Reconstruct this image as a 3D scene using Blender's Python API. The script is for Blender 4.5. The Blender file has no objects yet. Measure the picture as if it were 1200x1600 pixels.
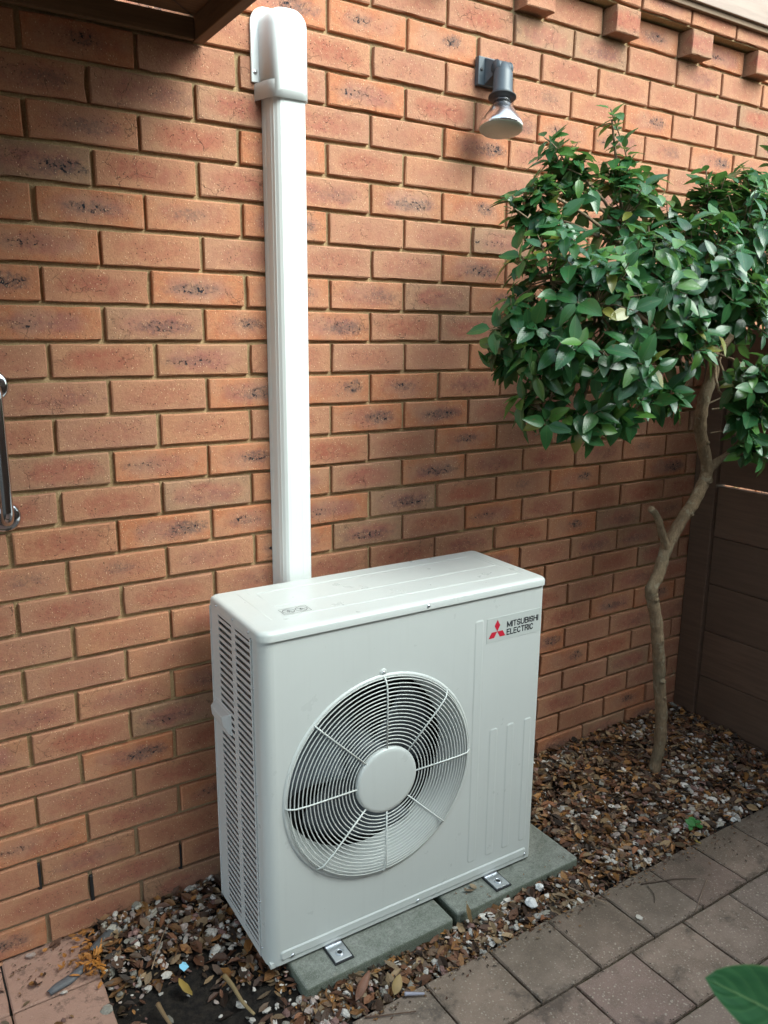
import bpy, math, random
import numpy as np
from mathutils import Vector, Matrix, Euler
R = random.Random(7)
rng = np.random.default_rng(11)
sc = bpy.context.scene
C = sc.collection

# ---------------------------------------------------------------- camera
cam_d = bpy.data.cameras.new('camera'); cam = bpy.data.objects.new('camera', cam_d); C.objects.link(cam)
CP = Vector((-.34902, -1.92844, -.48160))
_w = Vector((.2178606, -.5688326, -.0561550)); _t = _w.length
_Rm = Matrix.Rotation(_t, 3, _w / _t) @ Matrix(((1, 0, 0), (0, 0, -1), (0, 1, 0)))
RX, RY, RZ = _Rm[0].copy(), _Rm[1].copy(), _Rm[2].copy()
cam.matrix_world = Matrix(((RX.x, -RY.x, -RZ.x, CP.x), (RX.y, -RY.y, -RZ.y, CP.y), (RX.z, -RY.z, -RZ.z, CP.z), (0, 0, 0, 1)))
cam_d.sensor_fit = 'VERTICAL'; cam_d.sensor_height = 36; cam_d.lens = 1243.09 * 36 / 1600
cam_d.clip_start = .02; cam_d.clip_end = 200
cam_d.dof.use_dof = True; cam_d.dof.focus_distance = 2.3; cam_d.dof.aperture_fstop = 9.0
sc.camera = cam
def in_view(p, m=0.0):
    d = Vector(p) - CP
    z = RZ.dot(d)
    if z < .05: return False
    u = 600 + 1243.09 * RX.dot(d) / z; v = 800 + 1243.09 * RY.dot(d) / z
    return -m < u < 1200 + m and -m < v < 1600 + m
# ---------------------------------------------------------------- world, sun, exposure
w = bpy.data.worlds.new('World'); sc.world = w; w.use_nodes = True
nt = w.node_tree; bg = nt.nodes['Background']
sky = nt.nodes.new('ShaderNodeTexSky'); sky.sky_type = 'NISHITA'; sky.sun_disc = False
SUN_EL, SUN_AZ = math.radians(43), math.radians(28)      # azimuth measured from -y towards +x
sky.sun_elevation = SUN_EL; sky.sun_rotation = math.radians(180) - SUN_AZ
sky.dust_density = 2; sky.air_density = 1.2; sky.ozone_density = 1.0
hs = nt.nodes.new('ShaderNodeHueSaturation'); hs.inputs['Saturation'].default_value = .62
nt.links.new(sky.outputs[0], hs.inputs['Color'])
tint = nt.nodes.new('ShaderNodeMix'); tint.data_type = 'RGBA'; tint.blend_type = 'MULTIPLY'; tint.inputs[0].default_value = 1; tint.inputs[7].default_value = (.93, 1.02, .96, 1)
nt.links.new(hs.outputs[0], tint.inputs[6]); nt.links.new(tint.outputs[2], bg.inputs[0])
bg.inputs[1].default_value = .15
sd = bpy.data.lights.new('sun', 'SUN'); so = bpy.data.objects.new('sun', sd); C.objects.link(so)
sd.energy = 1.5; sd.angle = math.radians(45); sd.color = (.89, 1, .96)
sun_dir = Vector((math.sin(SUN_AZ) * math.cos(SUN_EL), -math.cos(SUN_AZ) * math.cos(SUN_EL), math.sin(SUN_EL)))
so.rotation_euler = sun_dir.to_track_quat('Z', 'Y').to_euler()
so.location = (1, -2, 4)
sc.view_settings.view_transform = 'Standard'; sc.view_settings.look = 'None'
sc.view_settings.exposure = 1.88; sc.view_settings.gamma = 1; sc.view_settings.use_curve_mapping = False

# ---------------------------------------------------------------- helpers
def mk(name, verts, faces, mat=None, parent=None, smooth=False):
    me = bpy.data.meshes.new(name); me.from_pydata([tuple(v) for v in verts], [], faces); me.update()
    if mat:
        for m in (mat if isinstance(mat, (list, tuple)) else [mat]): me.materials.append(m)
    if smooth: me.polygons.foreach_set('use_smooth', [True] * len(me.polygons))
    o = bpy.data.objects.new(name, me); C.objects.link(o)
    if parent: o.parent = parent
    return o
def empty(name, loc=(0, 0, 0), parent=None):
    o = bpy.data.objects.new(name, None); o.location = loc; o.empty_display_size = .05; C.objects.link(o)
    if parent: o.parent = parent
    return o
def tag(o, label, cat, group=None):
    o['label'] = label; o['category'] = cat
    if group: o['group'] = group
    return o
def inst(name, me, parent=None, loc=(0, 0, 0), rot=(0, 0, 0), scale=(1, 1, 1)):
    o = bpy.data.objects.new(name, me); C.objects.link(o); o.location = loc; o.rotation_euler = rot; o.scale = scale
    if parent: o.parent = parent
    return o
class MB:
    def __init__(s): s.v = []; s.f = []; s.sm = []
    def add(s, vs, fs, sm=False):
        n = len(s.v); s.v += [tuple(v) for v in vs]; s.f += [tuple(i + n for i in f) for f in fs]; s.sm += [sm] * len(fs); return s
    def box(s, x0, x1, y0, y1, z0, z1, b=0):
        if b <= 0:
            vs = [(x, y, z) for z in (z0, z1) for x, y in ((x0, y0), (x1, y0), (x1, y1), (x0, y1))]
            return s.add(vs, [(0, 3, 2, 1), (4, 5, 6, 7), (0, 1, 5, 4), (1, 2, 6, 5), (2, 3, 7, 6), (3, 0, 4, 7)])
        # box with chamfered edges: each corner carries three vertices
        vs = []; idx = {}
        for ix, X in enumerate((x0, x1)):
            for iy, Y in enumerate((y0, y1)):
                for iz, Z in enumerate((z0, z1)):
                    sx, sy, sz = (1, -1)[ix], (1, -1)[iy], (1, -1)[iz]
                    for a in range(3):
                        p = [X + sx * b, Y + sy * b, Z + sz * b]; p[a] = (X, Y, Z)[a]
                        idx[ix, iy, iz, a] = len(vs); vs.append(p)
        fs = []
        for a in range(3):
            o1, o2 = (a + 1) % 3, (a + 2) % 3
            for s_ in (0, 1):
                q = []
                for (i, j) in ((0, 0), (1, 0), (1, 1), (0, 1)):
                    k = [0, 0, 0]; k[a] = s_; k[o1] = i; k[o2] = j; q.append(idx[k[0], k[1], k[2], a])
                fs.append(tuple(q if s_ else q[::-1]))
            for i in (0, 1):
                for j in (0, 1):           # edge running along a
                    k0 = [0, 0, 0]; k0[o1] = i; k0[o2] = j; k1 = list(k0); k1[a] = 1
                    q = (idx[(*k0, o1)], idx[(*k0, o2)], idx[(*k1, o2)], idx[(*k1, o1)])
                    fs.append(q if (i ^ j) else q[::-1])
        for ix in (0, 1):
            for iy in (0, 1):
                for iz in (0, 1):
                    q = (idx[ix, iy, iz, 0], idx[ix, iy, iz, 1], idx[ix, iy, iz, 2])
                    fs.append(q if (ix + iy + iz) % 2 else q[::-1])
        return s.add(vs, fs)
    def tube(s, pts, rad, n=8, cap=True, closed=False):
        pts = [Vector(p) for p in pts]; m = len(pts)
        rr = rad if isinstance(rad, (list, tuple)) else [rad] * m
        vs = []; prev = None
        for i, p in enumerate(pts):
            if closed: t = pts[(i + 1) % m] - pts[i - 1]
            else: t = pts[min(i + 1, m - 1)] - pts[max(i - 1, 0)]
            t.normalize()
            if prev is None: a = t.orthogonal().normalized()
            else: a = (prev - t * prev.dot(t)).normalized()
            prev = a; b = t.cross(a)
            for k in range(n):
                th = 2 * math.pi * k / n; vs.append(p + (a * math.cos(th) + b * math.sin(th)) * rr[i])
        fs = []
        for i in range(m if closed else m - 1):
            j = (i + 1) % m
            for k in range(n): fs.append((i * n + k, i * n + (k + 1) % n, j * n + (k + 1) % n, j * n + k))
        if cap and not closed: fs += [tuple(range(n))[::-1], tuple((m - 1) * n + k for k in range(n))]
        return s.add(vs, fs, True)
    def lathe(s, prof, n=48, center=(0, 0, 0), axis='Y'):
        vs = []
        for (r, d) in prof:
            for k in range(n):
                th = 2 * math.pi * k / n
                if axis == 'Y': vs.append((center[0] + r * math.cos(th), center[1] + d, center[2] + r * math.sin(th)))
                else: vs.append((center[0] + r * math.cos(th), center[1] + r * math.sin(th), center[2] + d))
        fs = []
        for i in range(len(prof) - 1):
            for k in range(n): fs.append((i * n + k, i * n + (k + 1) % n, (i + 1) * n + (k + 1) % n, (i + 1) * n + k))
        return s.add(vs, fs, True)
    def prism(s, poly, z0, z1):      # poly xy counter-clockwise
        n = len(poly)
        vs = [(x, y, z0) for x, y in poly] + [(x, y, z1) for x, y in poly]
        fs = [tuple(range(n))[::-1], tuple(range(n, 2 * n))] + [(i, (i + 1) % n, n + (i + 1) % n, n + i) for i in range(n)]
        return s.add(vs, fs)
    def build(s, name, mat, parent=None):
        o = mk(name, s.v, s.f, mat, parent)
        o.data.polygons.foreach_set('use_smooth', s.sm)
        return o
def fixn(o):
    import bmesh
    bm = bmesh.new(); bm.from_mesh(o.data); bmesh.ops.recalc_face_normals(bm, faces=bm.faces); bm.to_mesh(o.data); bm.free(); return o
def bev(o, wd=.002, seg=2, ang=35):
    m = o.modifiers.new('bevel', 'BEVEL'); m.width = wd; m.segments = seg; m.limit_method = 'ANGLE'; m.angle_limit = math.radians(ang); return o

# ---------------------------------------------------------------- material helper
class NT:
    def __init__(s, name, rough=.6, col=(.5, .5, .5), metal=0, spec=.5):
        s.m = bpy.data.materials.new(name); s.m.use_nodes = True; s.t = s.m.node_tree
        s.b = s.t.nodes['Principled BSDF']; s.out = s.t.nodes['Material Output']
        s.b.inputs['Base Color'].default_value = (*col, 1); s.b.inputs['Roughness'].default_value = rough
        s.b.inputs['Metallic'].default_value = metal; s.b.inputs['Specular IOR Level'].default_value = spec
    def n(s, typ, **k):
        x = s.t.nodes.new('ShaderNode' + typ)
        for a, b in k.items(): setattr(x, a, b)
        return x
    def l(s, a, b): s.t.links.new(a, b)
    def val(s, x, inp):
        if hasattr(x, 'links') or isinstance(x, bpy.types.NodeSocket): s.l(x, inp)
        else: inp.default_value = x
    def math(s, op, a, b=0., c=None, clamp=False):
        x = s.n('Math', operation=op, use_clamp=clamp); s.val(a, x.inputs[0]); s.val(b, x.inputs[1])
        if c is not None: s.val(c, x.inputs[2])
        return x.outputs[0]
    def mix(s, f, a, b, mode='MIX'):
        x = s.n('Mix', data_type='RGBA', blend_type=mode); s.val(f, x.inputs[0])
        for q, i in ((a, 6), (b, 7)):
            if isinstance(q, tuple): x.inputs[i].default_value = (*q, 1) if len(q) == 3 else q
            else: s.l(q, x.inputs[i])
        return x.outputs[2]
    def noise(s, vec, scale, detail=3, rough=.55, dist=0):
        x = s.n('TexNoise'); x.inputs['Scale'].default_value = scale; x.inputs['Detail'].default_value = detail
        x.inputs['Roughness'].default_value = rough; x.inputs['Distortion'].default_value = dist
        if vec is not None: s.l(vec, x.inputs['Vector'])
        return x.outputs['Fac']
    def vor(s, vec, scale, out='Distance'):
        x = s.n('TexVoronoi'); x.inputs['Scale'].default_value = scale; s.l(vec, x.inputs['Vector']); return x.outputs[out]
    def ramp(s, f, lo, hi, a=0., b=1.):
        x = s.n('MapRange'); x.interpolation_type = 'SMOOTHSTEP'; s.val(f, x.inputs[0])
        for i, q in zip((1, 2, 3, 4), (lo, hi, a, b)): x.inputs[i].default_value = q
        return x.outputs[0]
    def bump(s, h, dist=.001, strength=1., normal=None):
        x = s.n('Bump'); x.inputs['Distance'].default_value = dist; x.inputs['Strength'].default_value = strength
        s.l(h, x.inputs['Height'])
        if normal: s.l(normal, x.inputs['Normal'])
        s.l(x.outputs[0], s.b.inputs['Normal']); return x.outputs[0]
    def col(s, x): s.l(x, s.b.inputs['Base Color'])
    def pos(s): return s.n('NewGeometry').outputs['Position']
    def obj(s): return s.n('TexCoord').outputs['Object']
def plain(name, col, rough=.5, metal=0, spec=.5, bumpscale=None, bd=.0003, var=0):
    a = NT(name, rough, col, metal, spec)
    if bumpscale: a.bump(a.noise(a.obj(), bumpscale, 3), bd)
    if var:
        n = a.noise(a.obj(), 9, 4); a.col(a.mix(a.ramp(n, .3, .7), col, tuple(c * (1 - var) for c in col)))
    return a.m

# brick: pattern uses the brick's own UV (metres from its centre) and a per-brick random number
def brick_mat():
    a = NT('brick_clay', .88, spec=.25)
    uv = a.n('UVMap', uv_map='local').outputs[0]
    at = a.n('Attribute', attribute_name='rnd').outputs['Fac']
    oi = a.n('ObjectInfo').outputs['Random']
    rnd = a.math('FRACT', a.math('ADD', at, oi))
    r2 = a.math('FRACT', a.math('MULTIPLY', rnd, 37.13)); r3 = a.math('FRACT', a.math('MULTIPLY', rnd, 91.7)); r4 = a.math('FRACT', a.math('MULTIPLY', rnd, 173.9))
    sep = a.n('SeparateXYZ'); a.l(uv, sep.inputs[0]); X, Y = sep.outputs[0], sep.outputs[1]
    cmb = a.n('CombineXYZ'); a.l(X, cmb.inputs[0]); a.l(Y, cmb.inputs[1]); a.l(a.math('MULTIPLY', rnd, 40.), cmb.inputs[2]); V = cmb.outputs[0]
    # soft rectangle distance from edge, wobbled
    wob = a.math('MULTIPLY', a.math('SUBTRACT', a.noise(V, 28, 3), .5), .9)
    ex = a.math('DIVIDE', a.math('ABSOLUTE', X), .115); ey = a.math('DIVIDE', a.math('ABSOLUTE', Y), .037)
    q = a.math('ADD', a.math('POWER', a.math('ADD', a.math('POWER', ex, 3.), a.math('POWER', ey, 2.4)), .5), wob)
    core = a.ramp(q, .25, .95, 1., 0.)
    base = a.mix(r2, (.44, .196, .108), (.365, .182, .118))
    base = a.mix(a.ramp(r3, .50, .85), base, (.43, .155, .075))
    base = a.mix(a.ramp(r4, .8, .97), base, (.30, .175, .11))
    corec = a.mix(r3, (.325, .092, .058), (.30, .118, .095))
    col = a.mix(a.math('MULTIPLY', core, a.ramp(r4, 0., 1., .45, 1.)), base, corec)
    n1 = a.noise(V, 60, 5, .65)
    col = a.mix(a.ramp(n1, .35, .75, 0., .40), col, (.5, .28, .15)); col = a.mix(a.ramp(a.noise(V, 330, 3, .8), .35, .62, .42, 0.), col, (.17, .075, .045))
    # fine dark pits
    pit = a.ramp(a.vor(V, 140), .14, .25, 1., 0.); pm = a.ramp(a.noise(V, 34, 3), .44, .60)
    pitm = a.math('MULTIPLY', pit, a.math('MULTIPLY', pm, a.ramp(core, 0, 1, .35, 1.)))
    pk = a.math('MULTIPLY', a.math('MULTIPLY', a.ramp(a.noise(V, 230, 3, .8), .56, .64), a.ramp(a.noise(V, 24, 3), .40, .62)), a.math('MULTIPLY', core, a.ramp(r2, 0., 1., .15, .8)))
    col = a.mix(pk, col, (.085, .058, .055)); col = a.mix(a.math('MULTIPLY', pitm, .85), col, (.045, .026, .022))
    col = a.mix(a.ramp(a.noise(V, 9, 3), .40, .66, 0., .35), col, a.mix(r3, (.28, .115, .075), (.42, .26, .17)))
    # burnt grey-black iron patch in the middle of some bricks
    off = a.math('MULTIPLY', a.math('SUBTRACT', r2, .5), .13)
    px = a.math('DIVIDE', a.math('SUBTRACT', X, off), a.ramp(r4, 0., 1., .035, .075)); py = a.math('DIVIDE', a.math('ADD', Y, a.math('MULTIPLY', a.math('SUBTRACT', r4, .5), .012)), a.ramp(r2, 0., 1., .011, .019))
    d = a.math('ADD', a.math('MULTIPLY', px, px), a.math('MULTIPLY', py, py))
    dn = a.math('ADD', d, a.math('MULTIPLY', a.math('SUBTRACT', a.noise(V, 60, 5, .75), .5), 5.5))
    patch = a.math('MULTIPLY', a.ramp(dn, -.1, 1.5, 1., 0.), a.math('MULTIPLY', a.ramp(r3, .35, .85), a.ramp(r2, .1, .5, .45, 1.)))
    fine = a.ramp(a.noise(V, 190, 4, .75), .40, .66, 1., .12)
    col = a.mix(a.math('MULTIPLY', patch, a.math('MULTIPLY', fine, .78)), col, (.10, .078, .068))
    blk = a.math('MULTIPLY', a.ramp(a.noise(V, 100, 4, .6), .57, .60), a.math('MULTIPLY', a.ramp(d, .2, .9, 1., 0.), a.ramp(r3, .66, .72)))
    col = a.mix(blk, col, (.018, .018, .024))
    # pale sand scratches
    mp = a.n('Mapping'); mp.inputs['Scale'].default_value = (1.6, .8, 1); mp.inputs['Rotation'].default_value = (0, 0, .3); a.l(V, mp.inputs[0])
    sp = a.ramp(a.vor(mp.outputs[0], 120), .11, .19, 1., 0.); sm = a.ramp(a.noise(V, 35, 2), .42, .56)
    spm = a.math('MULTIPLY', sp, sm)
    col = a.mix(a.math('MULTIPLY', spm, .75), col, (.74, .5, .32))
    # hairline cracks
    ck = a.n('TexVoronoi', feature='DISTANCE_TO_EDGE'); ck.inputs['Scale'].default_value = 17; cmbn = a.n('VectorMath', operation='ADD'); a.l(V, cmbn.inputs[0])
    nn = a.n('TexNoise'); nn.inputs['Scale'].default_value = 60; a.l(V, nn.inputs['Vector']); sc_ = a.n('VectorMath', operation='SCALE'); a.l(nn.outputs['Color'], sc_.inputs[0]); sc_.inputs['Scale'].default_value = .025
    a.l(sc_.outputs[0], cmbn.inputs[1]); a.l(cmbn.outputs[0], ck.inputs['Vector'])
    crk = a.math('MULTIPLY', a.ramp(ck.outputs[0], .004, .014, 1., 0.), a.math('MULTIPLY', a.ramp(r4, .45, .6), a.ramp(a.noise(V, 14, 2), .5, .6)))
    col = a.mix(a.math('MULTIPLY', crk, .55), col, (.09, .05, .035))
    # damp grime and lime bloom close to the ground
    wp = a.pos(); wz = a.n('SeparateXYZ'); a.l(wp, wz.inputs[0])
    low = a.ramp(a.math('ADD', wz.outputs[2], a.math('MULTIPLY', a.noise(wp, 7, 4), .35)), -1.9, -1.55, 1., 0.)
    col = a.mix(a.math('MULTIPLY', low, .14), col, (.27, .155, .10))
    a.col(col)
    h = a.math('ADD', a.math('MULTIPLY', a.noise(V, 110, 5, .7), .8), a.math('MULTIPLY', spm, .35))
    h = a.math('SUBTRACT', h, a.math('MULTIPLY', pitm, .9)); h = a.math('SUBTRACT', h, a.math('MULTIPLY', crk, .5))
    h = a.math('SUBTRACT', h, a.math('MULTIPLY', blk, .8))
    a.bump(h, .0022, 1.)
    return a.m
M_BRICK = brick_mat()
def mortar_mat():
    a = NT('mortar', .95, spec=.1); p = a.pos()
    col = a.mix(a.ramp(a.noise(p, 12, 4), .3, .7), (.40, .285, .155), (.30, .21, .115))
    col = a.mix(a.ramp(a.noise(p, 300, 3), .45, .65, 0, .5), col, (.54, .40, .24))
    wz = a.n('SeparateXYZ'); a.l(p, wz.inputs[0])
    low = a.ramp(a.math('ADD', wz.outputs[2], a.math('MULTIPLY', a.noise(p, 9, 4), .5)), -1.75, -1.2, 1., 0.)
    col = a.mix(a.math('MULTIPLY', low, .6), col, (.26, .20, .15))
    a.col(col); a.bump(a.math('ADD', a.noise(p, 260, 4, .7), a.math('MULTIPLY', a.noise(p, 40, 3), 1.5)), .002, .8); return a.m
M_MORTAR = mortar_mat()
def metal_white(name, col, rough=.34, gr=.06):
    a = NT(name, rough, col); p = a.obj()
    n = a.noise(p, 5, 5, .6); c = a.mix(a.ramp(n, .35, .75, 0, gr * 2), col, tuple(c * .8 for c in col))
    mp = a.n('Mapping'); mp.inputs['Scale'].default_value = (1, 1, .04); a.l(p, mp.inputs[0]); c = a.mix(a.ramp(a.noise(mp.outputs[0], 70, 4, .7), .5, .75, 0, gr * 2.2), c, tuple(c_ * .78 for c_ in col))
    c = a.mix(a.math('MULTIPLY', a.ramp(a.vor(p, 55), .04, .07, 1., 0.), a.ramp(a.noise(p, 20, 2), .55, .62, 0, gr * 7)), c, (.30, .27, .22)); a.col(c)
    a.l(a.ramp(a.noise(p, 14, 4), .3, .7, rough - .05, rough + .1), a.b.inputs['Roughness'])
    a.bump(a.noise(p, 900, 2), .00006, .6); return a.m
M_AC = metal_white('powder_coated_steel', (.565, .590, .580), .32)
M_ACDARK = plain('grille_plastic', (.56, .56, .555), .45)
M_STICK = plain('logo_backing', (.505, .535, .522), .3)
M_RED = plain('red_print', (.55, .02, .045), .35)
M_INK = plain('black_print', (.012, .014, .02), .4)
M_FIN = None
def fin_mat():
    a = NT('coil_fins', .45, (.10, .105, .11), .6); w_ = a.n('TexWave'); w_.inputs['Scale'].default_value = 180; a.l(a.obj(), w_.inputs[0])
    a.col(a.mix(w_.outputs['Fac'], (.05, .055, .06), (.24, .255, .27))); return a.m
M_FIN = fin_mat()
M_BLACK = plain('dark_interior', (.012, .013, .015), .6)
M_FAN = plain('fan_plastic', (.085, .10, .12), .42)
M_WIRE = plain('coated_wire', (.62, .64, .62), .35)
M_ZINC = plain('zinc', (.62, .64, .68), .28, 1.0, bumpscale=120, bd=.0002)
M_STEEL = plain('polished_steel', (.55, .57, .6), .12, 1.0)
M_RUB = plain('rubber', (.02, .02, .022), .75)
M_DUCT = metal_white('white_plastic', (.74, .77, .765), .38, .02)
M_LAMP = plain('grey_cast_housing', (.055, .070, .085), .42, bumpscale=400, bd=.0001)
M_SEAL = plain('black_rubber_seal', (.012, .013, .016), .55)

# ---------------------------------------------------------------- brick wall
CH = .086 * .9765            # course height
BH = CH - .0098; BW = .230; PX = .240
def brick_mesh(name, L, H, D=.10, seed=0):
    r = random.Random(seed); nx, nz = 6, 2
    vs = []; fs = []; uv = []
    def jit(s): return r.uniform(-s, s)
    b = .0028; chips = {}
    # front face ring: grid points; border points sit back by the worn arris
    gi = {}
    xs = [-L / 2 + b + (L - 2 * b) * i / nx for i in range(nx + 1)]; zs = [-H / 2 + b + (H - 2 * b) * j / nz for j in range(nz + 1)]
    outline = [(i, 0) for i in range(nx)] + [(nx, j) for j in range(nz)] + [(i, nz) for i in range(nx, 0, -1)] + [(0, j) for j in range(nz, 0, -1)]
    n = len(outline)
    for (i, j) in outline:
        vs.append((xs[i] + jit(.0011), 0 + jit(.0005), zs[j] + jit(.0011)))
    for k, (i, j) in enumerate(outline):
        ox = -b if i == 0 else (b if i == nx else 0); oz = -b if j == 0 else (b if j == nz else 0)
        chip = r.random() < .09
        c_ = r.uniform(.0010, .0034) if chip else 0
        vs.append((xs[i] + ox * (1 - c_ / b) + jit(.0006), b * .8 + jit(.0006) + (.0015 if chip else 0), zs[j] + oz * (1 - c_ / b) + jit(.0006)))
    corners = [k for k, (i, j) in enumerate(outline) if i in (0, nx) and j in (0, nz)]
    base = len(vs)
    for k in corners:
        i, j = outline[k]; vs.append(((L / 2) * (1 if i else -1), D, (H / 2) * (1 if j else -1)))
    fs.append(tuple(range(n)))
    for k in range(n): fs.append((k, n + k, n + (k + 1) % n, (k + 1) % n))
    for c in range(4):
        k0, k1 = corners[c], corners[(c + 1) % 4]
        ring = []; k = k0
        while True:
            ring.append(n + k)
            if k == k1: break
            k = (k + 1) % n
        fs.append(tuple(ring[::-1] + [base + c, base + (c + 1) % 4]))
    me = bpy.data.meshes.new(name); me.from_pydata(vs, [], fs); me.update()
    ul = me.uv_layers.new(name='local')
    for p in me.polygons:
        for li in p.loop_indices:
            v = vs[me.loops[li].vertex_index]
            ul.data[li].uv = (v[0] + (v[1] * 1.0 if v[0] > 0 else -v[1]), v[2] + (v[1] if v[2] > 0 else -v[1]) * .6)
    at = me.attributes.new('rnd', 'FLOAT', 'FACE'); at.data.foreach_set('value', [0.] * len(me.polygons))
    me.materials.append(M_BRICK)
    return me
import bmesh
def fixmesh(me):
    bm = bmesh.new(); bm.from_mesh(me); bmesh.ops.recalc_face_normals(bm, faces=bm.faces); bm.to_mesh(me); bm.free(); return me
BM = [fixmesh(brick_mesh('brick', BW, BH, .10, s)) for s in range(14)]
HM = [fixmesh(brick_mesh('brick', .108, BH, .14, 50 + s)) for s in range(3)]
SM = {}
wall = tag(empty('brick_wall', (0, 0, -2.02)), 'long orange-brown brick wall with raked sandy mortar joints behind the white outdoor unit and the tree', 'wall')
WO = Vector((0, 0, -2.02))
spec = []                                                         # (mesh, position, in view area)
rowshift = {1: -.005, 3: -.002, 4: .004, 5: .001, 6: .001, 7: .004, 8: .003, 9: .004, 10: -.003, 13: .006, 15: .006, 17: .002, 21: .003, 22: -.005, 23: -.001, -4: .003, -3: .001, -2: .002, -1: -.003, 2: 0}
X_MIN, X_MAX = -1.3, 3.3
for c in range(-4, 26):
    off = (.12 + .0078 if c % 2 == 0 else 0) + rowshift.get(c, 0)
    zc = -c * CH + BH / 2
    k = -7
    while True:
        x0 = off + k * PX; k += 1
        if x0 > X_MAX: break
        if x0 < X_MIN: continue
        x = x0 + R.uniform(-.0015, .0015)
        spec.append((R.choice(BM), (x + BW / 2, R.uniform(-.0013, .0013), zc + R.uniform(-.0011, .0011)), (R.uniform(-.004, .004), R.uniform(-.004, .004), R.uniform(-.005, .005))))
zc = 5 * CH + BH / 2
for n_ in range(-8, 6):                                            # dentil course: projecting header, then a set-back stretcher
    hx = 1.690 + .36 * n_
    if hx > X_MAX: break
    spec.append((R.choice(HM), (hx + .054, -.046 + R.uniform(-.002, .002), zc), (0, 0, R.uniform(-.01, .01))))
    spec.append((R.choice(BM), (hx + .118 + BW / 2, 0, zc), (0, 0, R.uniform(-.004, .004))))
zc = 6 * CH + BH / 2
for n_ in range(-12, 8):
    x = 1.805 + PX * n_
    if x > X_MAX: break
    spec.append((R.choice(BM), (x + BW / 2, -.046 + R.uniform(-.001, .001), zc), (0, 0, 0)))
def vis(p):
    d = Vector(p) - CP; z = RZ.dot(d)
    if not in_view(p, 70): return 0
    x, y_, zz = p
    if .33 < x < 1.25 and zz < -1.35: return 0          # behind the outdoor unit
    if x > 2.42 and zz < -.5: return 0
    return 1 / (z * z)
spec.sort(key=lambda s: -vis(s[1]))
for me, p, r_ in spec[:300]:
    inst('brick', me, wall, Vector(p) - WO, r_)
V_, F_, U_, A_ = [], [], [], []
for me, p, r_ in spec[300:]:
    n = len(V_); q = R.random(); m_ = Matrix.Translation(p) @ Euler(r_).to_matrix().to_4x4()
    V_ += [m_ @ v.co for v in me.vertices]
    ul = me.uv_layers['local'].data
    for pg in me.polygons:
        F_.append([n + i for i in pg.vertices]); A_.append(q); U_ += [tuple(ul[i].uv) for i in pg.loop_indices]
o = mk('bricks', [Vector(v) - WO for v in V_], F_, M_BRICK, wall); o['kind'] = 'stuff'
ul = o.data.uv_layers.new(name='local'); ul.data.foreach_set('uv', [c for u in U_ for c in u])
at = o.data.attributes.new('rnd', 'FLOAT', 'FACE'); at.data.foreach_set('value', A_)
mo = MB(); mo.box(X_MIN - .1, X_MAX + .1, .0118, .12, -2.25, 5 * CH + BH + .005)
mo.box(X_MIN - .1, X_MAX + .1, -.034, .118, 5 * CH + BH + .006, 7 * CH)
for o_ in [mo.build('mortar', M_MORTAR, wall)]: o_.location = -WO
for (x, z0, z1) in ((-.126, -1.86, -1.785), (-.003, -1.942, -1.868), (.232, -1.942, -1.868)):
    m_ = MB().box(x - .0046, x + .0046, .0035, .02, z0, z1, .001); o = m_.build('weep_hole', M_BLACK, wall); o.location = -WO

# fascia board and short soffit of the eaves above the corbelled course
def paint_wood(name, col, rough=.6):
    a = NT(name, rough); p = a.pos(); mp = a.n('Mapping'); mp.inputs['Scale'].default_value = (1, 12, 12); a.l(p, mp.inputs[0])
    n = a.noise(mp.outputs[0], 6, 5, .6); a.col(a.mix(a.ramp(n, .3, .75, 0, 1), col, tuple(c * .78 for c in col))); a.bump(n, .001, .5); return a.m
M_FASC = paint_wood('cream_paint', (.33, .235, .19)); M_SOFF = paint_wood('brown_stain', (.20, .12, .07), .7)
ea = tag(empty('eaves_board', (.7, -.08, .53)), 'cream painted fascia board running along the top of the brick wall above the dentils', 'fascia')
o = bev(MB().box(0, 2.8, .006, .030, .031, .22).build('fascia_board', M_FASC, ea), .002)
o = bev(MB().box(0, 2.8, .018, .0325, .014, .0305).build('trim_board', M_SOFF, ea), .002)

# ---------------------------------------------------------------- porch soffit, top left
def wood_mat(name, c1, c2, ax=0, rough=.75):
    a = NT(name, rough, spec=.25); p = a.pos(); mp = a.n('Mapping'); s_ = [18, 18, 18]; s_[ax] = 1.2; mp.inputs['Scale'].default_value = s_; a.l(p, mp.inputs[0])
    n = a.noise(mp.outputs[0], 5, 6, .65, .4); c = a.mix(a.ramp(n, .3, .7), c1, c2)
    c = a.mix(a.ramp(a.noise(p, 3, 4), .45, .75, 0, .45), c, tuple(q * .55 for q in c1)); a.col(c); a.bump(n, .0012, .7); return a.m
M_W1 = wood_mat('aged_timber', (.20, .115, .06), (.14, .08, .042), 0)
M_W1y = wood_mat('aged_timber_beam', (.22, .12, .062), (.15, .085, .045), 1)
so_ = tag(empty('porch_soffit', (-.5, -.6, .16)), 'dark brown timber porch soffit with edge beam in the top left corner above the bricks', 'soffit')
def part(mb, name, mat, par, b=.002):
    o = mb.build(name, mat, par); o.location = -par.location; return bev(o, b)
part(MB().box(-1.9, .361, -.020, -.003, .162, .207), 'wall_trim', M_W1, so_)
part(MB().box(.362, .388, -1.55, -.003, .160, .29), 'edge_beam', M_W1y, so_)
part(MB().box(-1.9, .361, -1.55, -.021, .209, .221), 'lining_board', M_W1, so_)
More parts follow.
